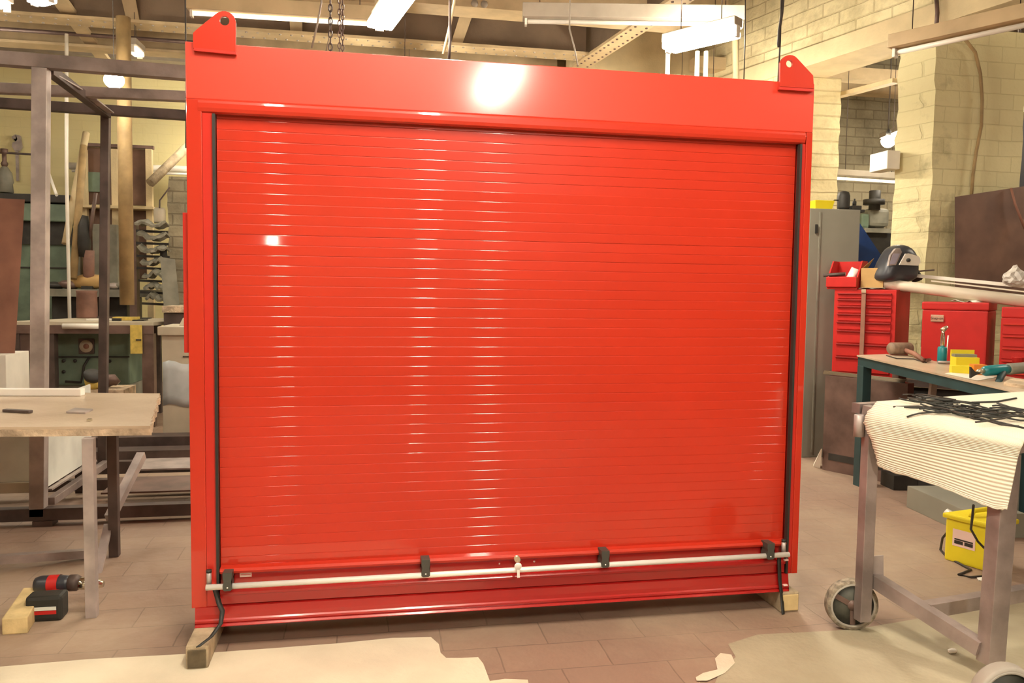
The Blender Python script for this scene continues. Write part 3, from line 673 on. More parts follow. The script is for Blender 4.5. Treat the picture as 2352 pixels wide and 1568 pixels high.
# pale steel cabinet with lid
cx0, cx1 = at(372, 900, y=4.6).x, at(372, 900, y=4.6).x+.62
wcb = thing('steel_cabinet', 'pale grey cabinet half hidden behind the red shutter, with loose film on its front', 'cabinet', (cx0, 4.6, 0))
zl = at(380, 770, y=4.6).z
put('body', MB().box(cx0, cx1, 4.62, 5.2, 0, zl, .005), 'cab_pale', wcb)
put('lid', MB().box(cx0-.03, cx1+.02, 4.58, 5.22, zl+.001, zl+.085, .008), 'cab_pale', wcb)
put('plastic_film', MB().sheet([[Vector((cx0+.005+.34*i/6, 4.614-.003*math.sin(i*2.+j), zl-.26-.42*j/5+.02*math.sin(i*1.3))) for i in range(7)] for j in range(6)]), 'plastic_film', wcb, solid=.002)
put('catch', MB().box(cx0+.19, cx0+.26, 4.61, 4.625, zl-.21, zl-.2), 'mach_dark', wcb)
tag(put('shallow_tray', MB().hexa([Vector((cx0+.12, 4.8, zl+.087)), Vector((cx0+.5, 4.8, zl+.087)), Vector((cx0+.5, 5.1, zl+.087)), Vector((cx0+.12, 5.1, zl+.087)), Vector((cx0+.15, 4.83, zl+.16)), Vector((cx0+.5, 4.83, zl+.16)), Vector((cx0+.5, 5.08, zl+.16)), Vector((cx0+.15, 5.08, zl+.16))], .004), 'cab_pale'), 'pale shallow tray resting on the pale grey cabinet', 'tray')
# steel bench with the green machine inside
Yb = 5.9
b0, b1 = at(18, 735, y=Yb), at(352, 742, y=Yb); zt0 = (b0.z+b1.z)/2
br0, br1 = at(75, 706, z=zt0), at(368, 708, z=zt0)
Yd = 7.1
mbn = thing('machine_bench', 'heavy steel bench with pale top around a green machine, behind the tall frame', 'bench', (b0.x, Yb, 0))
put('bench_top', MB().hexa([Vector((b0.x, Yb, zt0-.04)), Vector((b1.x, Yb, zt0-.04)), Vector((b1.x+.35, Yd, zt0-.04)), Vector((b0.x+.35, Yd, zt0-.04)), Vector((b0.x, Yb, zt0)), Vector((b1.x, Yb, zt0)), Vector((b1.x+.35, Yd, zt0)), Vector((b0.x+.35, Yd, zt0))], .004), 'cab_pale', mbn)
put('apron', MB().box(b0.x, b1.x, Yb-.01, Yb+.03, zt0-.13, zt0-.041), 'steel_brown', mbn)
for px in (18, 98, 327):
    p_ = at(px, 860, y=Yb).x; put('leg', MB().box(p_, p_+.12, Yb, Yb+.12, 0, zt0-.131), 'steel_dark' if px != 327 else 'steel_brown', mbn)
p_ = at(352, 800, y=6.95).x; put('leg', MB().box(p_, p_+.08, 6.95, 7.03, 0, zt0-.041), 'steel_dark', mbn)
put('side_panel', MB().box(at(38, 800, y=Yb).x+.02, at(70, 800, y=Yb).x, Yb+.02, Yb+.06, zt0-.45, zt0-.131), 'steel_brown', mbn)
gm = thing('green_machine', 'green metal machine with a round gauge under the steel bench', 'machine', (at(200, 890, y=6.3).x, 6.3, 0))
put('body', pbox(118, 752, 298, 885, 6.3, .9, .02), 'mach_green', gm)
put('base', pbox(125, 884, 300, 990, 6.34, .8, .01), 'mach_grey', gm)
put('panel_seam', pbox(120, 818, 297, 821, 6.28, .02, 0), 'mach_dark', gm)
gg = put('gauge_plate', pbox(180, 778, 216, 812, 6.27, .025, .004), 'steel_dark', gm)
put('gauge_dial', MB().lathe([(0, 0), (.07, 0), (.07, .012), (0, .012)], pz(198, 795, 6.268), (0, -1, 0), 24), 'cab_pale', gg)
put('gauge_centre', MB().lathe([(0, 0), (.03, 0), (.03, .008), (0, .008)], pz(198, 795, 6.254), (0, -1, 0), 16), 'rust', gg)
for px, py in ((147, 828), (173, 828), (252, 829), (147, 853)): put('bolt', MB().lathe([(0, 0), (.02, 0), (.02, .015), (0, .015)], pz(px, py, 6.3), (0, -1, 0), 8), 'mach_dark', gm)
put('cable', MB().tube([pz(205, 820, 6.26), pz(193, 840, 6.22), pz(190, 860, 6.22), pz(186, 878, 6.25), pz(150, 876, 6.26)], .014, 6), 'mach_dark', gm)
ys = tag(put('yellow_notice', pbox(299, 746, 326, 812, 5.86, .02, .002), 'yellow_old'), 'upright yellow notice plate hung at the end of the steel bench', 'notice')
put('notice_mark', pbox(312, 779, 324, 782, 5.845, .012, 0), 'mach_dark', ys)
wr = MB().tube([pz(144, 749, 5.861), pz(228, 749, 5.861)], .03, 12)
tag(put('white_tube', wr, 'white_paint'), 'short white tube fixed below the front edge of the steel bench', 'tube')
cn = at(200, 714, z=zt0)
cn = Vector((at(200, 712, y=7.0).x, 7.0, zt0))
ct = thing('metal_pot', 'rusty brown cylinder standing on the steel bench', 'pot', cn)
put('pot', MB().lathe([(0, 0), (.115, 0), (.118, .02), (.112, .3), (.12, .33), (.112, .335), (.1, .3), (.1, .02), (0, .02)], cn, n=24), 'rust_pot', ct)
def onb(px, py, lab, w, d_, h_, m_, nm='steel_offcut', cat='offcut'):
    p_ = at(px, py, z=zt0); yy = min(p_.y, 7.3); p_ = Vector((at(px, py, y=yy).x, yy, zt0))
    tag(put(nm, MB().box(p_.x-w/2, p_.x+w/2, p_.y-d_/2, p_.y+d_/2, zt0+.0005, zt0+h_, .003), m_), lab, cat)
for px, yy, lab, w, d_, h_, m_ in ((235, 6.25, 'small white block on the steel bench beside the rusty pot', .3, .15, .02, 'white_paint'), (290, 6.35, 'flat yellow file case on the steel bench', .26, .14, .04, 'yellow_old'),
        (268, 6.15, 'small black block in front of the yellow file case', .09, .05, .03, 'mach_dark'), (262, 7.0, 'thin dark bar lying behind the yellow file case', .5, .04, .02, 'steel_dark')):
    x_ = at(px, 715, y=yy).x
    tag(put('bench_tool' if 'case' not in lab else 'file_case', MB().box(x_-w/2, x_+w/2, yy-d_/2, yy+d_/2, zt0+.0005, zt0+h_, .003), m_), lab, 'tool')
for px, lab in ((322, 'slotted dark block at the far end of the bench, rear one'), (312, 'slotted dark block at the far end of the bench, front one')):
    yy = 6.9 if px == 322 else 6.3; x_ = at(px+12, 720, y=yy).x
    tag(put('slotted_block', MB().box(x_-.07, x_+.05, yy-.1, yy+.1, zt0+.0005, zt0+.012), 'mach_dark'), lab, 'block')
# yellow drill / grinder standing on bench front at (195-280, 860-895)
yg = thing('yellow_grinder', 'small yellow and dark power tool on the floor plate below the green machine', 'power tool', (at(230, 890, y=4.9).x, 4.9, 0))
yz = at(230, 893, y=4.9).z
put('stand', MB().box(at(190, 890, y=4.9).x, at(290, 890, y=4.9).x, 4.8, 5.25, 0, yz-.001), 'table_edge', yg)
put('motor_body', MB().tube([pz(200, 882, 4.9), pz(214, 878, 4.9), pz(226, 876, 4.95)], [.06, .075, .06], 12), 'yellow_old', yg)
put('guard', MB().lathe([(0, 0), (.075, 0), (.085, .05), (0, .06)], pz(212, 868, 4.88), (.3, -.5, .8), 16), 'mach_dark', yg)
put('gear_head', MB().tube([pz(240, 876, 5), pz(262, 872, 5), pz(272, 880, 5)], [.07, .055, .03], 12), 'steel_brown', yg)
# cast surface table with clutter behind the bench
Yt = 8.0
rt = thing('surface_table', 'broad grey cast table heaped with clutter behind the steel bench', 'table', (at(200, 700, y=Yt).x, Yt, 0))
za = at(200, 664, y=Yt).z; e0, e1 = at(50, 670, y=Yt).x, at(350, 670, y=Yt).x
mb = MB(); cxm, rx = (e0+e1)/2, (e1-e0)/2
mb.prism([Vector((cxm+rx*math.cos(t*math.pi/12), Yt+.62+.62*math.sin(t*math.pi/12), za-.10)) for t in range(24)], (0, 0, .10)); put('table_top', mb, 'mach_grey', rt)
put('pedestal', MB().box(e0+.25, e1-.4, Yt+.3, Yt+1.1, 0, za-.101, .02), 'mach_dark', rt)
random.seed(21)
cl = [('heap of tan wrapped stock on the grey cast table', 205, .5, .22, 'card'), ('dark lump of metal on the grey cast table, beside the tan heap', 125, .34, .10, 'mach_dark'), ('grey lump of metal at the far end of the grey cast table', 285, .22, .12, 'mach_grey'),
      ('small brown block at the middle of the grey cast table', 160, .3, .13, 'steel_brown'), ('low grey casting on the grey cast table right of the dark post', 262, .3, .10, 'steel_light')]
for lab, px, w, h_, m_ in cl:
    p_ = at(px, 655, y=Yt+.35); mb = MB()
    mb.ball((p_.x, p_.y, za+h_*.45), 1, (w*.5, .14, h_*.5), 2, .07)
    for v in mb.bm.verts: v.co.z = max(v.co.z, za+.0005)
    tag(put('metal_lump' if m_ != 'card' else 'wrapped_stock', mb, m_), lab, 'lump')
# big green press
gp = thing('green_press', 'large green machine tool with dark recess beyond the tall frame', 'machine', (at(100, 700, y=9).x, 9, 0))
put('lower_body', pbox(-90, 520, 172, 900, 9.6, .75, .02), 'mach_green', gp)
put('upper_body', pbox(-90, 465, 150, 506, 9.45, .9, .02), 'mach_green', gp)
put('recess', pbox(-80, 505, 165, 560, 9.56, .04, .0), 'mach_dark', gp)
put('top_rail', pbox(-90, 444, 165, 462, 9.4, .9, .01), 'mach_dark', gp)
put('seam', pbox(-80, 612, 168, 615, 9.58, .02, 0), 'mach_dark', gp)
put('side_arm', pbox(173, 530, 184, 640, 9.5, .3, .01), 'mach_grey', gp)
sp_ = thing('press_spindle', 'grey stepped spindle standing on top of the green machine', 'spindle', (at(12, 440, y=9.6).x, 9.6, at(12, 440, y=9.6).z))
zc = at(12, 442, y=9.6); hh = (at(12, 342, y=9.6).z-zc.z)/100
put('collar', MB().lathe([(0, 0), (.11, 0), (.10, 20*hh), (.115, 24*hh), (.095, 45*hh), (.045, 58*hh), (.03, 60*hh), (0, 60*hh)], zc, n=18), 'mach_grey', sp_)
put('screw', MB().lathe([(0, 58*hh), (.03, 58*hh), (.05, 66*hh), (.03, 72*hh), (.03, 88*hh), (.05, 90*hh), (.05, 100*hh), (0, 100*hh)], zc, n=14), 'steel_brown', sp_)
put('cross_bar', MB().tube([zc+Vector((-.35, 0, 92*hh)), zc+Vector((.42, 0, 90*hh))], .016, 8), 'steel_dark', sp_)
# adjustable wrench hung on the wall
c = at(38, 330, y=10.42); k = 1/132.
wh = thing('wall_wrench', 'grey adjustable wrench hanging on the yellow wall beside the spindle', 'wrench', c)
put('jaw', MB().prism([c+Vector((x*k, 0, z*k)) for x, z in ((-9, 14), (-2, 19), (7, 17), (9, 4), (10, -6), (6, -14), (-4, -15), (-9, -6), (-8, 2), (0, 6), (2, 10), (-8, 10))], (0, .04, 0)), 'steel_light', wh)
put('handle', MB().prism([c+Vector((x*k, 0, z*k)) for x, z in ((-3, -15), (3, -15), (2.4, -76), (-2.4, -76))], (0, .03, 0)), 'steel_light', wh)
put('hook', MB().tube([c+Vector((0, .0, 10*k)), c+Vector((0, .09, 10*k))], .01, 6), 'steel_dark', wh)
# leaning brown board and white box at the left edge
tag(put('brown_board', MB().hexa([at(-60, 820, y=4.3), at(34, 815, y=4.3), at(34, 815, y=4.33), at(-60, 820, y=4.33), at(-60, 452, y=4.3), at(57, 458, y=4.3), at(57, 458, y=4.34), at(-60, 452, y=4.34)]), 'rust'), 'tall rust coloured board at the photo edge left of the steel frame', 'board')
wb = thing('white_box', 'white box with flat front below the rust coloured board', 'box', (at(0, 880, y=4.1).x, 4.1, 0))
put('body', MB().box(at(-120, 850, y=4.1).x, at(14, 850, y=4.1).x, 4.1, 4.6, 0, at(0, 815, y=4.1).z, .004), 'white_paint', wb)
# slender upright white pipe & horizontal pipes
tag(put('upright_pipe', MB().tube([at(153, 78, y=6.8), at(153, 400, y=6.8), at(158, 645, y=7.25), Vector((at(159, 660, y=7.3).x, 7.3, 0))], .02, 10), 'white_paint'), 'thin white pipe rising straight between the two near frame posts', 'pipe')
tag(put('wall_pipe', MB().tube([at(160, 381, y=10.2), at(470, 390, y=10.2)], .055, 12), 'white_paint'), 'thick white pipe running along the yellow wall', 'pipe')
tag(put('wall_pipe', MB().tube([at(165, 392, y=10.1), at(470, 401, y=10.1)], .02, 8), 'white_bright'), 'thin white pipe just under the thick pipe on the yellow wall', 'pipe')
# stillage with pale uprights and brown panels
stl = thing('storage_rack', 'pale timber rack with brown board panels against the yellow wall', 'rack', (at(265, 600, y=9.6).x, 9.6, 0))
for px in (193, 264, 343): put('upright', MB().box(at(px-7, 500, y=9.6).x, at(px+7, 500, y=9.6).x, 9.6, 9.7, 0, at(px, 342, y=9.6).z), 'cream_paint', stl)
put('panel', pbox(201, 340, 336, 470, 9.72, .05), 'board_brown', stl); put('panel', pbox(201, 478, 336, 640, 9.72, .05), 'board_brown', stl)
put('shelf', pbox(188, 472, 352, 478, 9.45, .45, 0), 'cream_paint', stl); put('top_rail', pbox(188, 331, 352, 338, 9.62, .08, 0), 'steel_brown', stl)
put('inner_panel', pbox(201, 395, 232, 440, 9.69, .03, 0), 'mach_green', stl)
# leaning poles
for lab, p, q, r, m_, yy in (('long pale timber pole leaning left of the timber rack', (198, 305), (150, 560), .05, 'cream_paint', 8.6), ('second leaning pole with a dark edge beside the timber rack', (192, 335), (168, 640), .05, 'wood_pole', 8.2),
        ('short white bar leaning near the front frame post', (110, 392), (130, 448), .02, 'white_paint', 8.4), ('wide grey timber leaning against the wall near the brick pier', (432, 335), (345, 420), .07, 'timber_grey', 9.2)):
    tag(put('leaning_pole', MB().tube([at(*p, y=yy+.6), at(*q, y=yy)], r, 8), m_), lab, 'pole')
# grey locker, red lever machine
tag(put('grey_locker', pbox(215, 515, 272, 900, 9.3, .14, .01), 'mach_grey'), 'narrow grey locker standing in front of the brown board panels', 'locker')
lv = thing('lever_press', 'dark hand lever press with a red stem beside the grey locker', 'press', (at(198, 600, y=8.3).x, 8.3, 0))
put('stem', MB().tube([Vector((pz(204, 660, 8.3).x, 8.3, za)), pz(204, 575, 8.3)], .07, 10), 'rust_pot', lv)
put('head', MB().tube([pz(193, 590, 8.3), pz(194, 560, 8.3), pz(192, 520, 8.3), pz(196, 495, 8.3)], [.06, .085, .07, .04], 10), 'mach_dark', lv)
put('lever', MB().tube([pz(205, 548, 8.3), pz(220, 443, 8.3)], .025, 8), 'steel_brown', lv)
put('foot', MB().box(at(190, 700, y=8.25).x, at(215, 700, y=8.25).x, 8.2, 8.4, za+.001, za+.04), 'mach_dark', lv)
# stock rack: each pair of bars its own thing
sr = thing('stock_rack', 'dark upright rack holding irregular metal offcuts beside the brick pier', 'rack', (at(330, 700, y=7.6).x, 7.6, 0))
ra, rb = at(305, 690, y=7.6), at(310, 510, y=7.6)
put('upright', MB().box(ra.x-.04, ra.x+.05, 7.6, 7.75, 0, rb.z), 'steel_brown', sr)
put('upright', MB().bar(Vector((at(400, 700, y=7.6).x, 7.65, 0)), Vector((at(372, 560, y=7.6).x, 7.65, at(372, 560, y=7.6).z)), .08, .06), 'mach_dark', sr)
random.seed(9)
labs = ['topmost', 'second', 'third', 'fourth', 'fifth', 'sixth', 'lowest']
for i, py in enumerate((520, 548, 578, 606, 635, 662, 688)):
    p_ = at(318+i*4, py, y=7.55); q_ = at(382+min(i, 2)*2, py+4, y=7.55)
    put('arm', MB().bar(p_+Vector((-.1, .08, -.05)), q_+Vector((0, .08, -.045)), .05, .03), 'mach_dark', sr)
    rows = []
    for a_ in range(9):
        u = a_/8; x_ = p_.x+(q_.x-p_.x)*u; zz = p_.z+.035*math.sin(u*7+i)+random.uniform(-.015, .015)
        rows.append([Vector((x_, 7.36+random.uniform(-.02, .02), zz+.02-.02*(a_ % 2))), Vector((x_, 7.5, zz+.055)), Vector((x_, 7.72, zz+.02))])
    for r_ in rows:
        for v in r_: v.z = max(v.z, p_.z-.01)
    tag(put('scrap_strip', MB().sheet(rows, smooth=False), 'mach_grey', solid=.03), 'jagged grey metal offcut on the dark stock rack, %s of the seven' % labs[i], 'offcut', 'metal offcuts on the stock rack')
tag(put('leaning_sheet', MB().hexa([Vector((at(390, 700, y=7.12).x, 7.12, 0)), Vector((at(434, 705, y=7.12).x, 7.12, 0)), Vector((at(434, 705, y=7.15).x, 7.15, 0)), Vector((at(390, 700, y=7.15).x, 7.15, 0)), at(368, 590, y=7.18), at(402, 595, y=7.18), at(402, 595, y=7.21), at(368, 590, y=7.21)]), 'mach_grey'), 'grey steel sheet leaning beside the stock rack', 'sheet')
wp = thing('wall_canister', 'small pale canister hanging above the stock rack', 'canister', pz(367, 500, 7.9))
put('body', MB().lathe([(0, 0), (.07, 0), (.075, .02), (.075, .17), (.06, .2), (0, .2)], pz(367, 512, 7.9), n=16), 'cab_pale', wp)
put('strap', MB().tube([pz(367, 512, 7.8)+Vector((0, .0, .2)), pz(367, 460, 7.9), pz(390, 430, 7.9)], .01, 6), 'steel_dark', wp)
tag(put('wooden_trestle', pbox(372, 703, 440, 718, 5.9, .5, .003), 'table_edge'), 'brown plank top just behind the pale grey cabinet', 'plank')
tag(put('dark_crate', pbox(376, 719, 430, 760, 5.95, .4, .003), 'steel_dark'), 'dark crate under the brown plank behind the pale cabinet', 'crate')

# ------------------------------------------------------------ RIGHT: wheeled trolley
LA = Vector((3.0, -.25, 0)); LB = Vector((3.235, -.80, 0)); tdir = (LB-LA).normalized(); tx = Vector((.985, .17, 0))
tn = Vector((tdir.y, -tdir.x, 0))        # horizontal normal of the left end
if tn.x > 0: tn = -tn
zA = at(1985, 928, y=-.25).z; zB = at(2330, 1020, y=-.86).z
tr = thing('wheeled_trolley', 'brown steel trolley on two spoked wheels under a white corrugated sheet', 'trolley', (LA.x, LA.y, 0))
put('leg', MB().bar(Vector((LA.x-.015, LA.y-.06, .06)), Vector((LA.x+.01, LA.y-.03, zA-.05)), .055, .055, up=(0, 1, 0), bev=.003), 'steel', tr)
put('leg', MB().bar(Vector((LB.x-.005, LB.y+.0, .07)), Vector((LB.x+.02, LB.y, zB-.05)), .078, .07, up=(0, 1, 0), bev=.003), 'steel', tr)
LC = LA+tx*1.5; LD = LB+tx*1.5
put('leg', MB().box(LC.x-.03, LC.x+.03, LC.y-.03, LC.y+.03, 0, zA-.05), 'steel', tr)
put('leg', MB().box(LD.x-.03, LD.x+.03, LD.y-.03, LD.y+.03, 0, zB-.05), 'steel', tr)
r0, r1 = at(1978, 1318, y=LA.y), at(2254, 1488, y=LB.y+.02)
put('lower_rail', MB().bar(r0+Vector((.02, -.02, 0)), r1, .055, .06), 'steel', tr)
mid = r0.lerp(r1, .52)
put('cross_rail', MB().bar(mid+Vector((.03, 0, 0)), mid+tx*1.5, .055, .06), 'steel', tr)
put('top_frame', MB().bar(Vector((LA.x, LA.y-.0, zA-.025)), Vector((LB.x, LB.y, zB-.025)), .05, .045), 'steel', tr)
put('top_frame', MB().bar(Vector((LA.x-.03, LA.y+.03, zA-.022)), Vector((LA.x, LA.y+.03, zA-.022))+tx*1.55, .05, .045), 'steel', tr)
put('top_frame', MB().bar(Vector((LB.x, LB.y, zB-.025))+tx*.03, Vector((LB.x, LB.y, zB-.025))+tx*1.55, .05, .045), 'steel', tr)
put('top_frame', MB().bar(Vector((LC.x, LC.y, zA-.025)), Vector((LD.x, LD.y, zB-.025)), .05, .045), 'steel', tr)
c = at(1973, 975, y=LA.y-.02); put('socket', MB().lathe([(0, -.055), (.023, -.055), (.023, .045), (.017, .048), (.017, .03), (0, .03)], c, n=16), 'steel_light', tr)
c = at(2017, 1300, y=-.31); put('rail_tab', MB().bar(c-Vector((0, 0, .05)), c+Vector((-.005, .0, .05)), .055, .008, up=(0, 1, 0)), 'steel_light', tr)
# wheels
def wheel(c, r, w, ax, big=True):
    ax = Vector(ax).normalized()
    wl = put('wheel', MB().lathe([(r*.86, -w/2), (r*.97, -w/2), (r, -w*.35), (r, w*.35), (r*.97, w/2), (r*.86, w/2), (r*.86, -w/2)], c, ax, 40), 'tyre' if big else 'wheel_pale', tr)
    put('rim', MB().lathe([(r*.80, -w*.48), (r*.88, -w*.52), (r*.88, w*.52), (r*.80, w*.48), (r*.80, -w*.48)], c, ax, 40), 'wheel_pale', wl)
    put('hub', MB().lathe([(0, -w*.3), (r*.8, -w*.3), (r*.8, w*.3), (0, w*.3)], c, ax, 40), 'wheel_face', wl)
    mb = MB(); q = ax.to_track_quat('Z', 'Y')
    for k in range(3):
        a_ = 2*math.pi*k/3+.5; d_ = q @ Vector((math.cos(a_), math.sin(a_), 0)); mb.bar(c-ax*w*.34, c-ax*w*.34+d_*r*.78, r*.2, w*.1, up=ax)
    mb.lathe([(0, -w*.45), (r*.2, -w*.45), (r*.2, w*.45), (0, w*.45)], c, ax, 16)
    put('spokes', mb, 'steel_brown', wl)
wc1 = at(1963, 1392, y=-.24); rw = .118
wq = at(1961, 1390, z=rw); wheel(Vector((wq.x, wq.y+.02, rw)), rw, .055, (.22, .975, 0))
c = at(2308, 1598, z=rw)
wheel(c, rw, .06, (.15, .99, 0), False)
# white corrugated sheet draped over the end
pn = LA+tn*.035; pnn = tn
fold_px = [(2018, 940), (2040, 948), (2100, 963), (2170, 980), (2240, 997), (2300, 1012), (2339, 1022)]
bot_px = [(2017, 1069), (2031, 1078), (2098, 1098), (2170, 1122), (2236, 1150), (2288, 1170), (2313, 1169)]
lpx = [(2014, 924), (1994, 944), (1984, 968), (1990, 990), (2003, 1014), (2011, 1040), (2016, 1069)]
rpx = [(2352, 1014), (2350, 1020), (2345, 1030), (2338, 1050), (2330, 1090), (2322, 1130), (2313, 1169)]
def lerp2(a, b, t): return (a[0]+(b[0]-a[0])*t, a[1]+(b[1]-a[1])*t)
NU, NV = 26, 34
def drape(u, v):
    # Coons-like: left/right outlines, interpolated, bowed like a corrugated sheet sagging over an edge
    k = v*(len(lpx)-1); i = min(int(k), len(lpx)-2); f_ = k-i
    l = lerp2(lpx[i], lpx[i+1], f_); r = lerp2(rpx[i], rpx[i+1], f_)
    p_ = lerp2(l, r, u)
    if v > .5:
        kk = u*(len(bot_px)-1); ii = min(int(kk), len(bot_px)-2); b_ = lerp2(bot_px[ii], bot_px[ii+1], kk-ii); w_ = ((v-.5)/.5)**2; p_ = lerp2(p_, (b_[0], b_[1]), w_)
    off = .055*math.sin(min(1, v*3)*math.pi/2)+.015*math.sin(v*4+u*2.5)
    return at(*p_, p=LA+tn*off, n=tn)
def topz(P):   # the trolley top slopes a little towards its near end
    t_ = (Vector((P.x, P.y, 0))-LA).dot(tdir)/((LB-LA).length); return zA+(zB-zA)*t_
rows = []; uvs = []
N3 = 12
for i in range(N3+1):          # flat part, from inside the trolley to the fold
    f_ = 1-i/N3; row = []
    for j in range(NU+1):
        u = j/NU; e = drape(u, 0.0); t_ = -.10+1.13*u
        q = LA.lerp(LB, t_)+tx*(1.35); q.z = zA+(zB-zA)*t_+.008
        e2 = Vector((e.x, e.y, e.z))
        row.append(e2.lerp(q, f_)+Vector((0, 0, .012*math.sin(f_*math.pi)*math.sin(3*u+1)*0+.004)))
    rows.append(row); uvs.append([(j/NU, -f_*2.6) for j in range(NU+1)])
for i in range(1, NV+1):
    v = i/NV; row = []
    for j in range(NU+1):
        p_ = drape(j/NU, v)
        if i == NV: p_ = p_+Vector((0, 0, random.uniform(-.004, .004)))
        if j in (0,): p_ = p_+tdir*random.uniform(-.004, .004)
        row.append(p_)
    rows.append(row); uvs.append([(j/NU, v) for j in range(NU+1)])
mb = MB(); mb.sheet(rows)
uvl = mb.bm.loops.layers.uv.new('UVMap'); mb.bm.verts.index_update(); flat = [c for r_ in uvs for c in r_]
for f in mb.bm.faces:
    for l in f.loops: l[uvl].uv = flat[l.vert.index]
csh = tag(put('corrugated_sheet', mb, 'corrugated', solid=.004), 'white corrugated sheet draped over the end of the wheeled trolley', 'sheet')
# heap of black rubber strips on it
from mathutils.bvhtree import BVHTree
_bv = BVHTree.FromPolygons([p for r_ in rows for p in r_], [(i*(NU+1)+j, i*(NU+1)+j+1, (i+1)*(NU+1)+j+1, (i+1)*(NU+1)+j) for i in range(len(rows)-1) for j in range(NU)])
random.seed(33)
n_ = 0
def onsheet(px, py, up=.0):
    h = _bv.ray_cast(CAM, ray(px, py).normalized())[0]
    if h is None:
        h = at(px, py, z=zA-.04)
    return h+Vector((0, 0, .006+up))
base = [((2052, 937), (2110, 936), (2200, 950), (2300, 978), (2340, 982)), ((2235, 964), (2290, 972), (2352, 986)), ((2096, 910), (2140, 916), (2190, 922), (2250, 930)), ((2232, 927), (2290, 925), (2334, 917)), ((2290, 928), (2320, 938), (2352, 944)),
        ((2140, 922), (2190, 950), (2240, 965)), ((2225, 940), (2236, 963)), ((2112, 920), (2160, 928), (2240, 945), (2352, 960))]
for k in range(36):
    cx_ = random.uniform(2125, 2345); cy_ = 921+(cx_-2120)*.13+random.uniform(0, 30); L_ = random.uniform(40, 95); a_ = random.gauss(.14, .16); b_ = random.uniform(-1, 1); c_ = random.uniform(-1, 1)
    base.append(tuple((cx_+L_*(t/8-.5)*math.cos(a_)*1.5, cy_+L_*(t/8-.5)*math.sin(a_)+6*b_*math.sin(t/8*3.1)+3*c_*math.sin(t/8*7)) for t in range(9)))
ord_ = ['lying longest and lowest']
spots = ['left end', 'middle', 'right end']
for k, pts in enumerate(base):
    up = 0 if k < 8 else random.uniform(.001, .022)
    P_ = [onsheet(min(px, 2420), py, up) for px, py in pts]
    mxs = sum(p[0] for p in pts)/len(pts)
    lab = ['long curved black rubber strip nearest the draped edge of the white sheet', 'straight black rubber strip running to the photo edge, nearest the trolley corner', 'thin black rubber strip farthest back on the white sheet, pointing to the chests', 'black rubber strip branching up to the back edge of the white sheet',
           'short black strip forking from the branched strip on the white sheet', 'black strip crossing diagonally under the heap on the white sheet', 'short pale-edged strip sticking out below the rubber heap', 'long black strip through the middle of the rubber heap'][k] if k < 8 else 'short tangled black rubber strip in the heap on the white corrugated sheet'
    o = tag(put('rubber_strip', MB().tube(P_, .0048 if k < 8 else .004, 6), 'rubber' if k % 5 else 'cable_dark'), lab, 'rubber strip', 'black rubber strips on the white sheet' if k < 8 else 'tangled rubber strips in the heap')

# ------------------------------------------------------------ RIGHT: workbench behind the trolley
E0 = at(1968, 815, y=2.35); E1 = at(2352, 903, y=.75); ev = (E1-E0); E2 = E0+ev*1.35
bx = Vector((.95, .25, 0))
bnch = thing('workbench', 'long steel workbench with a dusty tan top and dark green legs', 'workbench', (E0.x, E0.y, 0))
put('bench_top', MB().obox(E0-Vector((0, 0, .012)), E2-E0, bx*.52, (0, 0, .012)), 'table_top', bnch)
put('front_rail', MB().obox(E0+Vector((.012, 0, -.085)), E2-E0, (.03, 0, 0), (0, 0, .072)), 'teal_dark', bnch)
put('rear_rail', MB().obox(E0+bx*.47+Vector((0, 0, -.085)), E2-E0, (.03, 0, 0), (0, 0, .072)), 'teal_dark', bnch)
for t_, bb, m_ in ((.0, 0, 'teal_dark'), (.0, .42, 'steel_brown'), (1.28, 0, 'teal_dark'), (1.28, .42, 'teal_dark')):
    p_ = E0+ev*t_+bx*bb; put('leg', MB().box(p_.x+.01, p_.x+.085, p_.y-.08, p_.y, 0, p_.z-.086, .002), m_, bnch)
p_ = E0+ev*.33; put('middle_leg', MB().bar(p_+bx*.3+Vector((.05, 0, -.09)), p_+bx*.3+Vector((.02, 0, -.45)), .05, .03), 'steel_light', bnch)
def bz(px, py, up=0.):
    """point on the bench top"""
    n_ = ev.cross(bx); return at(px, py, p=E0+Vector((0, 0, up)), n=n_)
# mallet
q = bz(2062, 812, .05); hd = Vector((.28, -.96, 0))
ml = thing('mallet', 'heavy worn mallet lying at the far end of the steel workbench', 'mallet', bz(2062, 815))
h0_ = at(2045, 800, p=E0+Vector((0, 0, .055)), n=ev.cross(bx)); h1_ = at(2090, 800, p=E0+Vector((0, 0, .055)), n=ev.cross(bx))
ha = (h1_-h0_).normalized(); hl = (h1_-h0_).length
put('head', MB().lathe([(0, 0), (.044, 0), (.05, .01), (.05, hl-.01), (.044, hl), (0, hl)], h0_, ha, 20), 'mallet', ml)
put('handle', MB().tube([h0_.lerp(h1_, .5), bz(2100, 812, .03), bz(2122, 828, .018), bz(2136, 826, .016)], [.018, .02, .017, .012], 10), 'rust', ml)
tag(put('small_chain', MB().tube([bz(2036, 816, .006), bz(2060, 823, .006), bz(2098, 824, .006), bz(2112, 828, .006), bz(2128, 832, .006)], .005, 6), 'cable_dark'), 'thin dark wire lying in front of the mallet', 'wire')
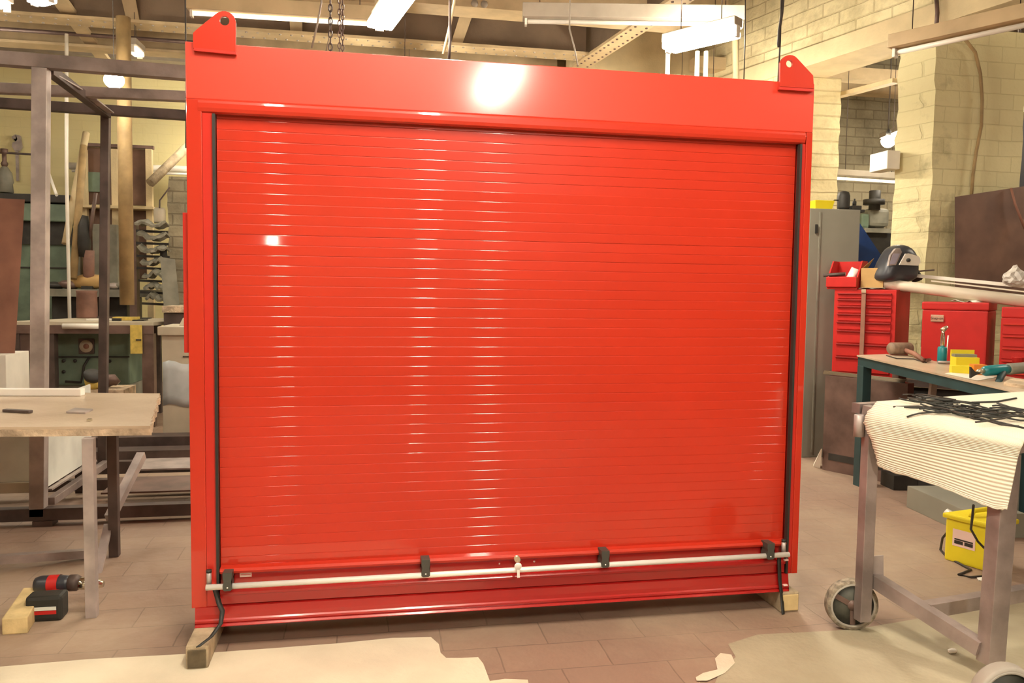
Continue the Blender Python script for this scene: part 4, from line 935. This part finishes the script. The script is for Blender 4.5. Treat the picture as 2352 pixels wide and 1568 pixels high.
# air tool: teal grip with chrome neck
q = bz(2163, 834)
ag = thing('angle_grinder', 'upright air grinder with teal barrel and chrome angled head', 'air tool', q)
hh_ = .285/1.0
put('barrel', MB().lathe([(0, 0), (.030, 0), (.034, .01), (.034, .12), (.028, .13), (0, .13)], q, n=18), 'teal', ag)
put('neck', MB().lathe([(0, .13), (.014, .13), (.018, .145), (.018, .2), (.013, .24), (.013, .25), (0, .25)], q, n=14), 'chrome', ag)
put('angle_head', MB().tube([q+Vector((-.012, 0, .255)), q+Vector((.005, -.005, .27)), q+Vector((.03, -.01, .285))], [.02, .019, .012], 12), 'brass', ag)
put('grinder_key', MB().tube([q+Vector((.022, -.02, .02)), q+Vector((.022, -.03, .22))], .005, 6), 'silver', ag)
put('hose_end', MB().tube([q+Vector((-.06, -.03, .012)), q+Vector((0, -.05, .012)), q+Vector((.04, -.06, .012))], .011, 8), 'steel_light', ag)
# boxes
def bbox(name, lab, px, py, w, d_, h_, m_, cat='box', ang=0., up=.001):
    q = bz(px, py); r_ = Matrix.Rotation(ang, 3, 'Z'); a_ = r_ @ Vector((w, 0, 0)); b_ = r_ @ Vector((0, d_, 0)); a_.z = 0
    mb = MB().obox(q-a_/2+Vector((0, 0, up)), a_, b_, (0, 0, h_), .003)
    return tag(put(name, mb, m_), lab, cat)
yb = thing('yellow_box', 'opened bright yellow box with a grey lid flap beside the air grinder', 'box', bz(2222, 850))
q = bz(2222, 852); r_ = Matrix.Rotation(-.35, 3, 'Z'); a_ = r_ @ Vector((.16, 0, 0)); b_ = r_ @ Vector((0, .12, 0))
put('body', MB().obox(q-a_/2, a_, b_, (0, 0, .10), .002), 'yellow', yb)
put('lid_flap', MB().obox(q-a_/2+b_*.9+Vector((0, 0, .1005)), a_*1.02, b_*.1, (0, 0, .05)), 'yellow', yb)
put('grey_inner', MB().obox(q-a_*.47+b_*.3+Vector((0, 0, .1005)), a_*.94, b_*.6, (0, 0, .02)), 'mach_grey', yb)
bbox('yellow_box', 'smaller plain yellow box with an orange side in front of the opened yellow box', 2252, 862, .09, .08, .075, 'orange', ang=-.3)
yc = bbox('yellow_box', 'low flat yellow box lying lowest in front of the opened yellow box', 2208, 858, .13, .05, .055, 'yellow', ang=-.35)
bbox('orange_box', 'small dark-topped orange box right of the yellow boxes', 2292, 856, .08, .06, .035, 'orange', ang=-.3)
tag(put('red_cup', MB().lathe([(0, 0), (.035, 0), (.042, .09), (.044, .095), (.036, .095), (0, .08)], bz(2338, 848), n=18), 'tool_red'), 'small red pot with a pale rim behind the teal drill', 'pot')
tag(put('paper_sheet', MB().prism([bz(2170, 858, .002), bz(2215, 850, .002), bz(2290, 866, .002), bz(2245, 874, .002)], (0, 0, .0015)), 'white_paint'), 'pale loose sheet of paper under the yellow boxes', 'paper')
# teal power drill lying on its side
q = bz(2290, 862, .045); dx_ = (bz(2352, 868, .045)-bz(2262, 860, .045)).normalized()
pd_ = thing('power_drill', 'teal and grey corded power drill lying on the near end of the workbench', 'drill', bz(2290, 866))
S0 = at(2258, 852, p=E0+Vector((0, 0, .06)), n=ev.cross(bx)); S1 = at(2345, 845, p=E0+Vector((0, 0, .07)), n=ev.cross(bx)); dA = (S1-S0).normalized(); LL = (S1-S0).length
put('motor_housing', MB().lathe([(0, 0), (.026, .004), (.036, .03), (.038, LL*.5), (.034, LL*.62), (0, LL*.62)], S0, dA, 20), 'teal', pd_)
put('gear_housing', MB().lathe([(0, 0), (.036, 0), (.04, .02), (.04, LL*.45), (.03, LL*.55), (0, LL*.55)], S0+dA*LL*.62, dA, 20), 'mach_grey', pd_)
put('chuck', MB().lathe([(0, 0), (.012, 0), (.018, .03), (.018, .06), (0, .06)], S0-dA*.06, dA, 16), 'brass', pd_)
put('belt_clip', MB().prism([at(2230, 842, y=S0.y-.03), at(2240, 853, y=S0.y-.03), at(2256, 856, y=S0.y-.03), at(2240, 862, y=S0.y-.03), at(2230, 868, y=S0.y-.03)], (0, .015, 0)), 'mach_dark', pd_)
H0 = S0+dA*LL*.45+Vector((0, -.02, -.02)); H1 = at(2291, 882, y=H0.y-.10)
put('handle', MB().tube([H0, H0.lerp(H1, .6), H1], [.026, .022, .02], 12), 'teal_dark', pd_)
put('cord', MB().tube([H1, at(2281, 890, y=H1.y-.02), at(2270, 912, y=H1.y-.04), at(2262, 930, y=H1.y-.02)], .006, 8), 'cable_dark', pd_)
tag(put('timber_offcut', MB().prism([bz(2305, 885, .001), bz(2325, 874, .001), bz(2400, 884, .001), bz(2400, 900, .001)], (0, 0, .022)), 'table_edge'), 'tan plywood offcut on the near corner of the workbench', 'offcut')

# ------------------------------------------------------------ RIGHT: tool chests on a dark bench
rr_ = Vector((.64, -.77, 0)).normalized(); rn = Vector((.77, .64, 0)).normalized()     # along the fronts / into the depth
K0 = at(1910, 850, y=3.1); K0.z = 0
zt1, zb1 = at(1912, 664, y=3.1).z, at(1908, 850, y=3.1).z-.03
wK = along(K0, rr_, 2042); dK = min(.48, along(K0+rr_*wK, rn, 2106))
bb_ = thing('dark_bench', 'dark low steel bench carrying the red tool chests', 'bench', K0)
put('bench_top', MB().obox(K0-rr_*.0-rn*.02+Vector((0, 0, zb1-.06)), rr_*3.0, rn*.43, (0, 0, .058)), 'steel_dark', bb_)
put('front_panel', MB().obox(K0+rr_*.08+rn*.03+Vector((0, 0, .12)), rr_*2.6, rn*.02, (0, 0, zb1-.19)), 'mach_dark', bb_)  # dark sheet added in place of the shade below the bench top
for t_ in (0, 1.3, 2.75): put('leg', MB().obox(K0-rr_*.0+rr_*t_, rr_*.07, rn*.07, (0, 0, zb1-.061)), 'steel_dark', bb_); put('leg', MB().obox(K0-rr_*.0+rr_*t_+rn*.33, rr_*.07, rn*.07, (0, 0, zb1-.061)), 'steel_dark', bb_)
rc = thing('tool_cabinet', 'tall red drawer cabinet with a brown locking bar, behind the workbench', 'tool cabinet', K0+Vector((0, 0, zb1)))
put('body', MB().obox(K0+Vector((0, 0, zb1)), rr_*wK, rn*dK, (0, 0, zt1-zb1), .006), 'tool_red', rc)
zz = zt1-.035; hs = [.055, .06, .065, .07, .075, .115, .115, .14]
Hs = (zt1-.03-(zb1+.02))/sum(hs)
zc_ = zt1-.03
for h_ in hs:
    h_ *= Hs
    dw = put('drawer', MB().obox(K0+rr_*.035*1-rn*.010+Vector((0, 0, zc_-h_+.008)), rr_*(wK-.07), rn*.009, (0, 0, h_-.012), .002), 'tool_red', rc)
    put('drawer_pull', MB().obox(K0+rr_*.035-rn*.028+Vector((0, 0, zc_-.014)), rr_*(wK-.07), rn*.018, (0, 0, .010), .002), 'tool_red_dark', dw)
    zc_ -= h_
tm = along(K0, rr_, 1972)
put('locking_bar', MB().obox(K0+rr_*(tm-.02)-rn*.045+Vector((0, 0, zb1+.02)), rr_*.035, rn*.012, (0, 0, zt1-zb1-.03)), 'rust', rc)
put('padlock', MB().obox(K0+rr_*(tm-.022)-rn*.055+Vector((0, 0, zt1-.03)), rr_*.04, rn*.02, (0, 0, .03), .004), 'brass', rc)
# red chest with badge
K1 = K0+rr_*along(K0, rr_, 2099)+rn*.04; w_1 = along(K1, rr_, 2250); d1_ = .40
z1t = at(2106, 692, p=K1, n=rn).z; z1b = zb1
cc = thing('tool_chest', 'plain red lidded tool chest with a small brass badge, behind the air grinder', 'tool chest', K1+Vector((0, 0, z1b)))
put('body', MB().obox(K1+Vector((0, 0, z1b)), rr_*w_1, rn*d1_, (0, 0, z1t-z1b-.07), .012), 'tool_red', cc)
put('lid', MB().obox(K1-rr_*.006-rn*.006+Vector((0, 0, z1t-.069)), rr_*(w_1+.012), rn*(d1_+.01), (0, 0, .069), .014), 'tool_red', cc)
ba = at(2124, 728, p=K1-rn*.012, n=rn); t0, t1 = along(K1, rr_, 2122), along(K1, rr_, 2151)
bd = put('badge', MB().obox(K1+rr_*t0-rn*.012+Vector((0, 0, at(2136, 738, p=K1, n=rn).z)), rr_*(t1-t0), rn*.008, (0, 0, .058), .003), 'brass', cc)
fc = bpy.data.curves.new('badge_lettering', 'FONT'); fc.body = 'Snap-on'; fc.size = .030; fc.extrude = .001; fc.align_x = 'CENTER'; fc.align_y = 'CENTER'
ft = bpy.data.objects.new('lettering_source', fc); SC.collection.objects.link(ft); dg = bpy.context.evaluated_depsgraph_get()
fm_ = bpy.data.meshes.new_from_object(ft.evaluated_get(dg)); bpy.data.objects.remove(ft); fm_.materials.clear(); fm_.materials.append(M['mach_dark'])
fo = bpy.data.objects.new('badge_lettering', fm_); SC.collection.objects.link(fo)
pc = K1+rr_*(t0+t1)/2-rn*.014+Vector((0, 0, at(2136, 738, p=K1, n=rn).z+.029))
fo.parent = bd; fo.location = pc-cc.location; fo.rotation_euler = (math.pi/2, 0, math.atan2(rr_.y, rr_.x))
put('side_catch', MB().obox(K1-rr_*.012+rn*.05+Vector((0, 0, z1b+.28)), rr_*.01, rn*.05, (0, 0, .14)), 'mach_dark', cc)
tag(put('white_paper', MB().sheet([[K1+rr_*(.42*w_1+.45*w_1*i/6)+rn*(.02+.12*j/3)+Vector((0, 0, z1t+.008+.012*math.sin(i*1.7)+(-.03 if j == 0 and i == 5 else 0))) for i in range(7)] for j in range(4)]), 'white_paint', solid=.002), 'crumpled white paper on the lid of the plain red chest', 'paper')
# second toolbox with drawers
K2 = K1+rr_*along(K1, rr_, 2280); w_2 = .75
z2t = at(2285, 704, p=K2, n=rn).z
c2 = thing('tool_chest', 'red tool chest with small drawers and a brass clasp at the photo edge', 'tool chest', K2+Vector((0, 0, z1b)))
put('body', MB().obox(K2+Vector((0, 0, z1b)), rr_*w_2, rn*.4, (0, 0, z2t-z1b-.09), .006), 'tool_red', c2)
put('lid', MB().obox(K2-rn*.004+Vector((0, 0, z2t-.089)), rr_*w_2, rn*.41, (0, 0, .089), .012), 'tool_red', c2)
Ht = (z2t-.14-z1b)/5
for i in range(5):
    for k_ in ((0, .47), (.5, .97)) if i < 3 else ((0, .97),):
        dw = put('drawer', MB().obox(K2+rr_*(w_2*k_[0]+.015)-rn*.009+Vector((0, 0, z1b+.02+(4-i)*Ht)), rr_*w_2*(k_[1]-k_[0]), rn*.008, (0, 0, Ht-.014), .002), 'tool_red', c2)
        put('drawer_pull', MB().obox(K2+rr_*(w_2*k_[0]+.02)-rn*.022+Vector((0, 0, z1b+.02+(4-i)*Ht+Ht-.026)), rr_*(w_2*(k_[1]-k_[0])-.01), rn*.012, (0, 0, .008), .002), 'red', dw)
tt = along(K2, rr_, 2345); put('clasp', MB().obox(K2+rr_*(tt-.02)-rn*.02+Vector((0, 0, z2t-.16)), rr_*.045, rn*.015, (0, 0, .11), .003), 'brass', c2)
# things on top of the drawer cabinet
def onK(px, d_, up=0.): 
    q = K0+rr_*along(K0+rn*d_, rr_, px)+rn*d_; q.z = zt1+up; return q
tag(put('rag_sheet', MB().sheet([[onK(1956+60*i/6, .0+.10*j/4, .006+.010*abs(math.sin(i+j*2.))) for i in range(7)] for j in range(5)]), 'mach_grey', solid=.004), 'grey folded sheet on top of the red drawer cabinet', 'sheet')
pb_ = thing('parts_bin', 'open red plastic parts bin on the far corner of the red drawer cabinet', 'bin', onK(1915, .1))
qa = K0-rr_*.07+rn*.0+Vector((0, 0, zt1+.001)); 
bw_, bd_, bh_ = along(K0, rr_, 1950)*1.05+.07, .30, .26
put('base', MB().obox(qa, rr_*bw_, rn*bd_, (0, 0, .02)), 'tool_red', pb_)
put('side', MB().prism([qa+rr_*bw_+Vector((0, 0, .02)), qa+rr_*bw_+rn*bd_+Vector((0, 0, .02)), qa+rr_*bw_+rn*bd_+Vector((0, 0, bh_)), qa+rr_*bw_+rn*.14+Vector((0, 0, bh_)), qa+rr_*bw_+rn*.0+Vector((0, 0, .10))], -rr_*.012), 'tool_red', pb_)
put('side', MB().prism([qa+Vector((0, 0, .02)), qa+rn*bd_+Vector((0, 0, .02)), qa+rn*bd_+Vector((0, 0, bh_)), qa+rn*.14+Vector((0, 0, bh_)), qa+rn*.0+Vector((0, 0, .10))], rr_*.012), 'tool_red', pb_)
put('back', MB().obox(qa+rn*(bd_-.012)+Vector((0, 0, .02)), rr_*bw_, rn*.012, (0, 0, bh_-.02)), 'tool_red', pb_)
put('front_lip', MB().obox(qa-rn*.03+Vector((0, 0, .02)), rr_*bw_, rn*.03, (0, 0, .09), .004), 'tool_red', pb_)
q = qa+rr_*bw_*.55+rn*.12+Vector((0, 0, .022))
tag(put('steel_pipe_end', MB().lathe([(.03, 0), (.042, 0), (.042, .16), (.03, .16), (.03, 0)], q+Vector((0, 0, .02)), (.3, -.3, .9), 16), 'silver'), 'shiny pipe end standing in the red parts bin', 'pipe end')
tag(put('dark_tool', MB().tube([qa+rr_*-.04+rn*.02+Vector((0, 0, .125)), qa+rr_*bw_*.55+rn*.05+Vector((0, 0, .14))], .016, 8), 'steel_dark'), 'dark rod lying across the front of the red parts bin', 'tool')
bxq = onK(1960, .06, .002)
cb = thing('cardboard_box', 'open brown cardboard box beside the welding helmet', 'box', bxq)
a_ = rr_*.19; b_ = rn*.22
put('body', MB().obox(bxq, a_, b_, (0, 0, .19), .002), 'card', cb)
put('flap', MB().prism([bxq+a_+Vector((0, 0, .19)), bxq+a_+b_+Vector((0, 0, .19)), bxq+a_*1.7+b_+Vector((0, 0, .16)), bxq+a_*1.7+b_*.4+Vector((0, 0, .14))], (0, 0, .004)), 'card', cb)
put('flap', MB().prism([bxq+b_*.2+Vector((0, 0, .19)), bxq+b_*.9+Vector((0, 0, .19)), bxq+b_*.5+a_*.4+Vector((0, 0, .28))], (0, 0, .004)), 'card', cb)
# welding helmet
_o = onK(2006, .13, .001)
tag(put('steel_tray', MB().obox(_o, rr_*.2, rn*.22, (0, 0, .062), .004), 'mach_grey'), 'flat grey tray under the welding helmet', 'tray')
hc = onK(2040, .20, .235)
hl_ = thing('welding_helmet', 'black welding helmet with white side panel on top of the red cabinet', 'helmet', hc-Vector((0, 0, .17)))
sc_ = .175
fd = -RT*.93-FW*.25; fd.z = 0; fd.normalize(); sdv = Vector((fd.y, -fd.x, 0))
if sdv.dot(CAM-hc) < 0: sdv = -sdv
def hp_(f_, s_, u_): return hc+fd*f_*sc_+sdv*s_*sc_+Vector((0, 0, u_*sc_))
prof2 = [(-.98, -.85), (-1.05, -.3), (-1.0, .25), (-.75, .7), (-.3, .95), (.1, .97), (.45, .8), (.68, .45), (.98, .0), (1.12, -.45), (1.2, -.8), (1.0, -.95), (.3, -.98), (-.5, -.95)]
mb = MB(); rings = []
for k in range(9):
    s_ = -1+2*k/8; m__ = math.sqrt(max(0.0, 1-abs(s_)**2.6))*.95+.05
    ring = []
    for (f_, u_) in prof2:
        ring.append(mb.bm.verts.new(hp_(f_*(.55+.45*m__), s_*.72, (u_+.0)*(.6+.4*m__)-.0*(1-m__))))
    rings.append(ring)
for r0_, r1_ in zip(rings, rings[1:]):
    for k in range(len(prof2)):
        f = mb.bm.faces.new((r0_[k], r0_[(k+1) % len(prof2)], r1_[(k+1) % len(prof2)], r1_[k])); f.smooth = True
mb.bm.faces.new(rings[0][::-1]).smooth = True; mb.bm.faces.new(rings[-1]).smooth = True
put('shell', mb, 'helmet', hl_, sub=1)
put('side_panel', MB().prism([hp_(f_, .735, u_) for f_, u_ in ((.52, -.10), (.18, .46), (.0, .48), (-.58, .36), (-.70, .25), (-.73, .05), (-.60, -.12))], sdv*.012), 'white_paint', hl_)
put('knob', MB().lathe([(0, 0), (.016, 0), (.016, .02), (0, .02)], hp_(.05, .80, .14), sdv, 16), 'mach_dark', hl_)
put('window_frame', MB().prism([hp_(f_, .60, u_) for f_, u_ in ((1.10, -.16), (.66, -.12), (.34, .54), (.46, .74), (.72, .70), (1.0, .36))], sdv*.022), 'steel_light', hl_)
put('window', MB().prism([hp_(f_, .69, u_) for f_, u_ in ((1.05, -.09), (.72, -.06), (.46, .46), (.86, .46))], sdv*.008), 'helmet_window', hl_)
tag(put('dark_hose_nozzle', MB().tube([hc+RT*.17+Vector((0, .1, -.09)), hc+RT*.23+Vector((0, .1, -.07)), hc+RT*.27+Vector((0, .12, -.14))], [.03, .04, .05], 10), 'mach_dark'), 'dark rounded tool just behind the welding helmet', 'tool')
tag(put('thin_rod', MB().tube([hc+RT*.22+Vector((0, .1, -.07)), hc+RT*.42+Vector((0, .12, -.055))], .007, 8), 'steel_brown'), 'thin rod sticking out right of the welding helmet', 'rod')
# long white roll and channels lying across the chests
T0 = onK(2003, .10, .055); T0 = at(2003, 648, p=K0+rn*.12, n=rn); T1 = at(2440, 702, p=K0+rn*.18-rr_*0, n=rn)
rl = tag(put('white_roll', MB().tube([T0, T0.lerp(T1, .03), T1], [.028, .045, .052], 18), 'tube_white'), 'long thick white tube lying across the red tool chests', 'tube')
C0 = at(2096, 632, p=K0+rn*.38, n=rn); C1 = at(2460, 668, p=K0+rn*.38, n=rn)
tag(put('white_channel', MB().bar(C0, C1, .03, .03), 'white_paint'), 'straight white profile lying behind the thick white tube, farther one', 'profile')
C0 = at(2140, 645, p=K0+rn*.30, n=rn); C1 = at(2460, 682, p=K0+rn*.30, n=rn)
tag(put('white_channel', MB().bar(C0, C1, .05, .012), 'tube_white'), 'flat white profile squeezed between the thick tube and the straight profile', 'profile')
random.seed(3)
bgc = at(2330, 641, p=K0+rn*.3, n=rn)
mb = MB().ball(bgc, 1, (.10, .07, .06), 3, .16)
for v in mb.bm.verts:
    k = (v.co-bgc)
    if k.z > .0: v.co += Vector((.02, 0, .07))*(k.z/.06)*max(0, 1-abs(k.x)/.08)*random.uniform(.4, 1)
    for f in v.link_faces: f.smooth = False
tag(put('plastic_bag', mb, 'bag'), 'crumpled pale plastic bag on the white profiles', 'bag')
# tall grey cabinet
gx0, gx1 = at(1866, 1060, y=3.42).x-.12, at(1972, 600, y=3.42).x
tc = thing('tall_cabinet', 'tall plain grey steel cabinet just beyond the right side of the shutter', 'cabinet', (gx0, 3.42, 0))
zg = at(1920, 480, y=3.42).z
put('body', MB().box(gx0, gx1, 3.42, 4.0, .0, zg, .006), 'cab_grey', tc)
put('door_edge', MB().box(gx0+.1, gx0+.115, 3.412, 3.421, .05, zg-.03), 'mach_grey', tc)
put('handle', MB().box(at(1874, 500, y=3.41).x, at(1878, 500, y=3.41).x, 3.40, 3.419, at(1876, 535, y=3.4).z, at(1876, 515, y=3.4).z), 'mach_dark', tc)
ytb = MB(); qx0, qx1 = at(1868, 475, y=3.5).x, at(1911, 475, y=3.5).x
ytb.hexa([Vector((qx0+.01, 3.48, zg+.001)), Vector((qx1-.01, 3.48, zg+.001)), Vector((qx1-.01, 3.62, zg+.001)), Vector((qx0+.01, 3.62, zg+.001)), Vector((qx0-.005, 3.46, zg+.085)), Vector((qx1+.005, 3.46, zg+.085)), Vector((qx1+.005, 3.64, zg+.085)), Vector((qx0-.005, 3.64, zg+.085))], .005)
tag(put('yellow_tub', ytb, 'yellow'), 'small yellow tub on top of the tall grey cabinet', 'tub')
mo = thing('electric_motor', 'dark machine head with rounded motor on top of the tall grey cabinet', 'motor', (at(1945, 478, y=3.7).x, 3.7, zg))
Yk = 3.7
mx_ = at(1938, 450, y=Yk).x
put('motor', MB().lathe([(0, 0), (.055, 0), (.06, .02), (.06, .13), (.05, .165), (.02, .18), (0, .18)], (mx_, Yk, zg+.032), n=20), 'mach_dark', mo)
put('base', MB().box(mx_-.09, mx_+.19, Yk-.07, Yk+.07, zg+.001, zg+.031, .005), 'mach_dark', mo)
put('side_block', MB().box(mx_+.07, mx_+.17, Yk-.05, Yk+.05, zg+.032, zg+.07, .006), 'mach_dark', mo)
put('knob', MB().lathe([(0, 0), (.018, 0), (.02, .04), (.008, .05), (.008, .07), (0, .07)], (mx_+.12, Yk, zg+.071), n=12), 'mach_dark', mo)
put('motor_cable', MB().tube([(mx_-.05, Yk, zg+.12), (mx_-.10, Yk, zg+.12), (mx_-.13, Yk, zg+.09)], .006, 6), 'mach_dark', mo)
tag(put('blue_board', MB().hexa([at(1950, 640, y=4.08), at(2060, 640, y=4.08), at(2060, 640, y=4.1), at(1950, 640, y=4.1), at(1950, 478, y=4.08), at(1952, 478, y=4.08), at(1952, 478, y=4.1), at(1950, 478, y=4.1)]), 'blue'), 'blue board leaning behind the tall grey cabinet', 'board')
# far machines in the rear bay
fm = thing('bench_drill', 'grey bench drill with a dark motor in the rear bay behind the blue board', 'drill press', (at(2020, 600, y=6.5).x, 6.5, 0))
put('column', pbox(2008, 480, 2030, 640, 6.6, .2), 'mach_grey', fm)
put('head', pbox(1998, 478, 2044, 520, 6.5, .35, .05), 'mach_grey', fm)
put('motor', MB().tube([pz(2008, 482, 6.5), pz(2010, 438, 6.5)], .075, 14), 'mach_dark', fm)
put('pulley', MB().lathe([(0, 0), (.14, 0), (.14, .07), (0, .07)], pz(2007, 470, 6.5), n=18), 'mach_dark', fm)
put('worktable', pbox(1985, 524, 2045, 534, 6.4, .6, 0), 'mach_grey', fm)
put('cabinet', pbox(1978, 534, 2050, 1000, 6.45, .5, .01), 'mach_dark', fm)
put('side_guard', pbox(1978, 490, 1997, 524, 6.5, .3, .03), 'mach_green', fm)
tag(put('white_lamp_box', pbox(2038, 345, 2068, 388, P1b.y-.12, .3, .01), 'white_paint'), 'small white box fixed to the far side of the brick pillar', 'box')
# boards behind the chests
tag(put('brown_board', MB().hexa([at(2193, 660, y=3.6), at(2500, 690, y=3.6), at(2500, 690, y=3.63), at(2193, 660, y=3.63), at(2193, 452, y=3.6), at(2500, 405, y=3.6), at(2500, 405, y=3.63), at(2193, 452, y=3.63)]), 'board_brown'), 'large brown board standing behind the white roll and toolbox', 'board')
tag(put('black_panel', pbox(2309, 262, 2560, 640, 3.95, .04, .0), 'black_panel'), 'dark charcoal panel right of the brick pillar', 'panel')
tag(put('hose', MB().tube([at(2218, 92, y=3.68), at(2240, 120, y=3.74), at(2252, 170, y=3.74), at(2256, 230, y=3.74), at(2254, 290, y=3.74), at(2242, 350, y=3.74), at(2235, 400, y=3.74), at(2231, 452, y=3.74)], .016, 10), 'wood_pole'), 'brown cable curving down the face of the painted brick pillar', 'cable')
tag(put('wall_conduit', MB().tube([at(2150, -20, p=A0+wn*.08, n=wn), at(2153, 30, p=A0+wn*.08, n=wn), at(2150, 68, p=A0+wn*.08, n=wn)], .02, 8), 'steel_brown'), 'dark conduit running down the painted brick above the lintel', 'conduit')
tag(put('bent_rod', MB().tube([at(2322, 432, y=3.55), at(2332, 470, y=3.52), at(2356, 530, y=3.5)], .012, 8), 'rust'), 'bent rusty rod leaning on the large brown board', 'rod')
# under the workbench
bp_ = thing('brown_locker', 'low dark brown steel locker at the foot of the grey cabinet', 'locker', at(1886, 1075, z=0))
L0 = at(1888, 1078, z=0); ld_ = Vector((.42, -.9, 0)).normalized(); lw = along(L0, ld_, 2075); zl_ = at(1890, 862, y=L0.y).z
lnn = Vector((.9, .42, 0)).normalized()
put('body', MB().obox(L0+Vector((0, 0, .0)), ld_*lw, lnn*.10, (0, 0, zl_)), 'steel_brown', bp_)
put('vent_slot', MB().obox(L0-lnn*.004+ld_*.06+Vector((0, 0, .10)), ld_*.5, lnn*.005, (0, 0, .06)), 'mach_dark', bp_)
tag(put('aluminium_profile', MB().bar(L0+lnn*.05-ld_*.04+Vector((0, 0, zl_+.02)), L0+lnn*.05+ld_*(lw*.95)+Vector((0, 0, zl_+.012)), .05, .022).bar(L0+lnn*.05-ld_*.04+Vector((0, 0, zl_+.035)), L0+lnn*.05+ld_*(lw*.95)+Vector((0, 0, zl_+.027)), .02, .01), 'chrome'), 'long grooved aluminium profile lying on the low brown locker', 'profile')
tag(put('pale_wedge', MB().hexa([at(1868, 1072, z=0), at(1884, 1075, z=0), at(1884, 1068, z=0), at(1868, 1066, z=0), at(1886, 1030, y=L0.y-.05), at(1888, 1030, y=L0.y-.05), at(1888, 1030, y=L0.y), at(1886, 1030, y=L0.y)]), 'white_paint'), 'pale sharp offcut standing against the low brown locker', 'offcut')
def floorbox(name, lab, pts, h_, m_, cat, dep=.3, parent=None):
    a_, b_ = at(*pts[0], z=0), at(*pts[1], z=0); d_ = (b_-a_); n__ = Vector((-d_.y, d_.x, 0)).normalized()
    if n__.dot(FW) < 0: n__ = -n__
    mb = MB().obox(a_, d_, n__*dep, (0, 0, h_), .003)
    return tag(put(name, mb, m_), lab, cat)
floorbox('grey_box', 'low grey steel box on the floor below the draped white sheet', ((2082, 1164), (2235, 1236)), .16, 'cab_grey', 'box', .35)
floorbox('dark_shelf_box', 'dark box on the floor between the workbench leg and the low grey box', ((2022, 1112), (2052, 1126)), .12, 'mach_dark', 'box', .2)
floorbox('dark_case', 'black case standing far under the workbench', ((2090, 1120), (2180, 1150)), .62, 'mach_dark', 'case', .25)
floorbox('pale_case', 'pale grey case below the workbench rail beside the black case', ((2186, 1150), (2300, 1200)), .66, 'cab_grey', 'case', .2)
tq = at(2345, 1262, z=0)
floorbox('teal_machine', 'dark teal machine standing beyond the near corner of the trolley', ((2287, 1180), (2420, 1232)), .80, 'teal_dark', 'machine', .35)
# yellow site transformer
TA, TBq = at(2222, 1300, z=0), at(2262, 1312, z=0); TCq = at(2330, 1302, z=0)
ty0 = TBq; e1_ = (TA-TBq); e2_ = Vector((.235, .05, 0)); e1_.z = 0; e1_ = e1_.normalized()*.24
yt = thing('site_transformer', 'bright yellow site transformer on the floor behind the near trolley leg', 'transformer', ty0)
ht = .25
put('body', MB().obox(ty0, e1_, e2_, (0, 0, ht), .012), 'yellow', yt)
put('lid', MB().obox(ty0-e1_*.06-e2_*.05+Vector((0, 0, ht+.0005)), e1_*1.12, e2_*1.1, (0, 0, .03), .01), 'yellow', yt)
put('handle', MB().tube([ty0+e1_*.5+e2_*.15+Vector((0, 0, ht+.03)), ty0+e1_*.5+e2_*.25+Vector((0, 0, ht+.065)), ty0+e1_*.5+e2_*.75+Vector((0, 0, ht+.065)), ty0+e1_*.5+e2_*.85+Vector((0, 0, ht+.03))], .014, 10), 'yellow', yt)
nf = Vector((-e2_.y, e2_.x, 0)).normalized()
no_ = -Vector((e2_.x, e2_.y, 0)).normalized()
lbp = put('white_label', MB().obox(ty0+e1_*.25+Vector((0, 0, .10))+no_*.002, e1_*.55, no_*.001, (0, 0, .10)), 'pinkwhite', yt)
for i, (u0, u1, v0, v1) in enumerate(((.30, .50, .115, .135), (.54, .75, .115, .135), (.30, .75, .138, .146))):
    put('label_print', MB().obox(ty0+e1_*u0+Vector((0, 0, v0))+no_*.0035, e1_*(u1-u0), no_*.001, (0, 0, v1-v0)), 'mach_dark', lbp)
put('side_label', MB().obox(ty0+e2_*.25-e1_.normalized()*.002+Vector((0, 0, .03)), e2_*.55, -e1_.normalized()*.001, (0, 0, .17)), 'card', yt)
put('socket_cap', MB().tube([ty0+e1_*1.02+e2_*.3+Vector((0, 0, ht-.005)), ty0+e1_*1.22+e2_*.3+Vector((0, 0, ht+.015))], [.028, .024], 14), 'bag', yt)
fz = lambda px, py, z=.006: at(px, py, z=z)
tag(put('power_cable', MB().tube([at(2216, 1190, z=.22), at(2185, 1210, z=.2), at(2165, 1235, z=.1), fz(2160, 1262), fz(2175, 1278), fz(2215, 1300), fz(2230, 1308), fz(2202, 1319), fz(2230, 1325), fz(2275, 1322)], .007, 8), 'cable_dark'), 'dark power cable looping on the floor beside the yellow transformer', 'cable')
tag(put('power_cable', MB().tube([at(2236, 1160, y=-.2), at(2233, 1190, y=-.1), at(2230, 1215, y=0), at(2246, 1243, y=.1), at(2270, 1268, y=.1)], .006, 8), 'cable_dark'), 'dark cable hanging from the white sheet over the yellow transformer', 'cable')
tag(put('paper_scrap', MB().prism([fz(2240, 1323, .001), fz(2256, 1324, .001), fz(2258, 1333, .001), fz(2248, 1333, .001)], (0, 0, .004)), 'white_bright'), 'small flat white scrap below the yellow transformer', 'paper')
random.seed(4)
q = at(2187, 1501, z=0)
mb = MB().ball(q+Vector((0, 0, .012)), 1, (.022, .014, .012), 2, .15)
for v in mb.bm.verts: v.co.z = max(v.co.z, .0041)
tag(put('crumpled_paper', mb, 'white_bright'), 'crumpled white scrap on the grey concrete between the trolley wheels', 'paper')
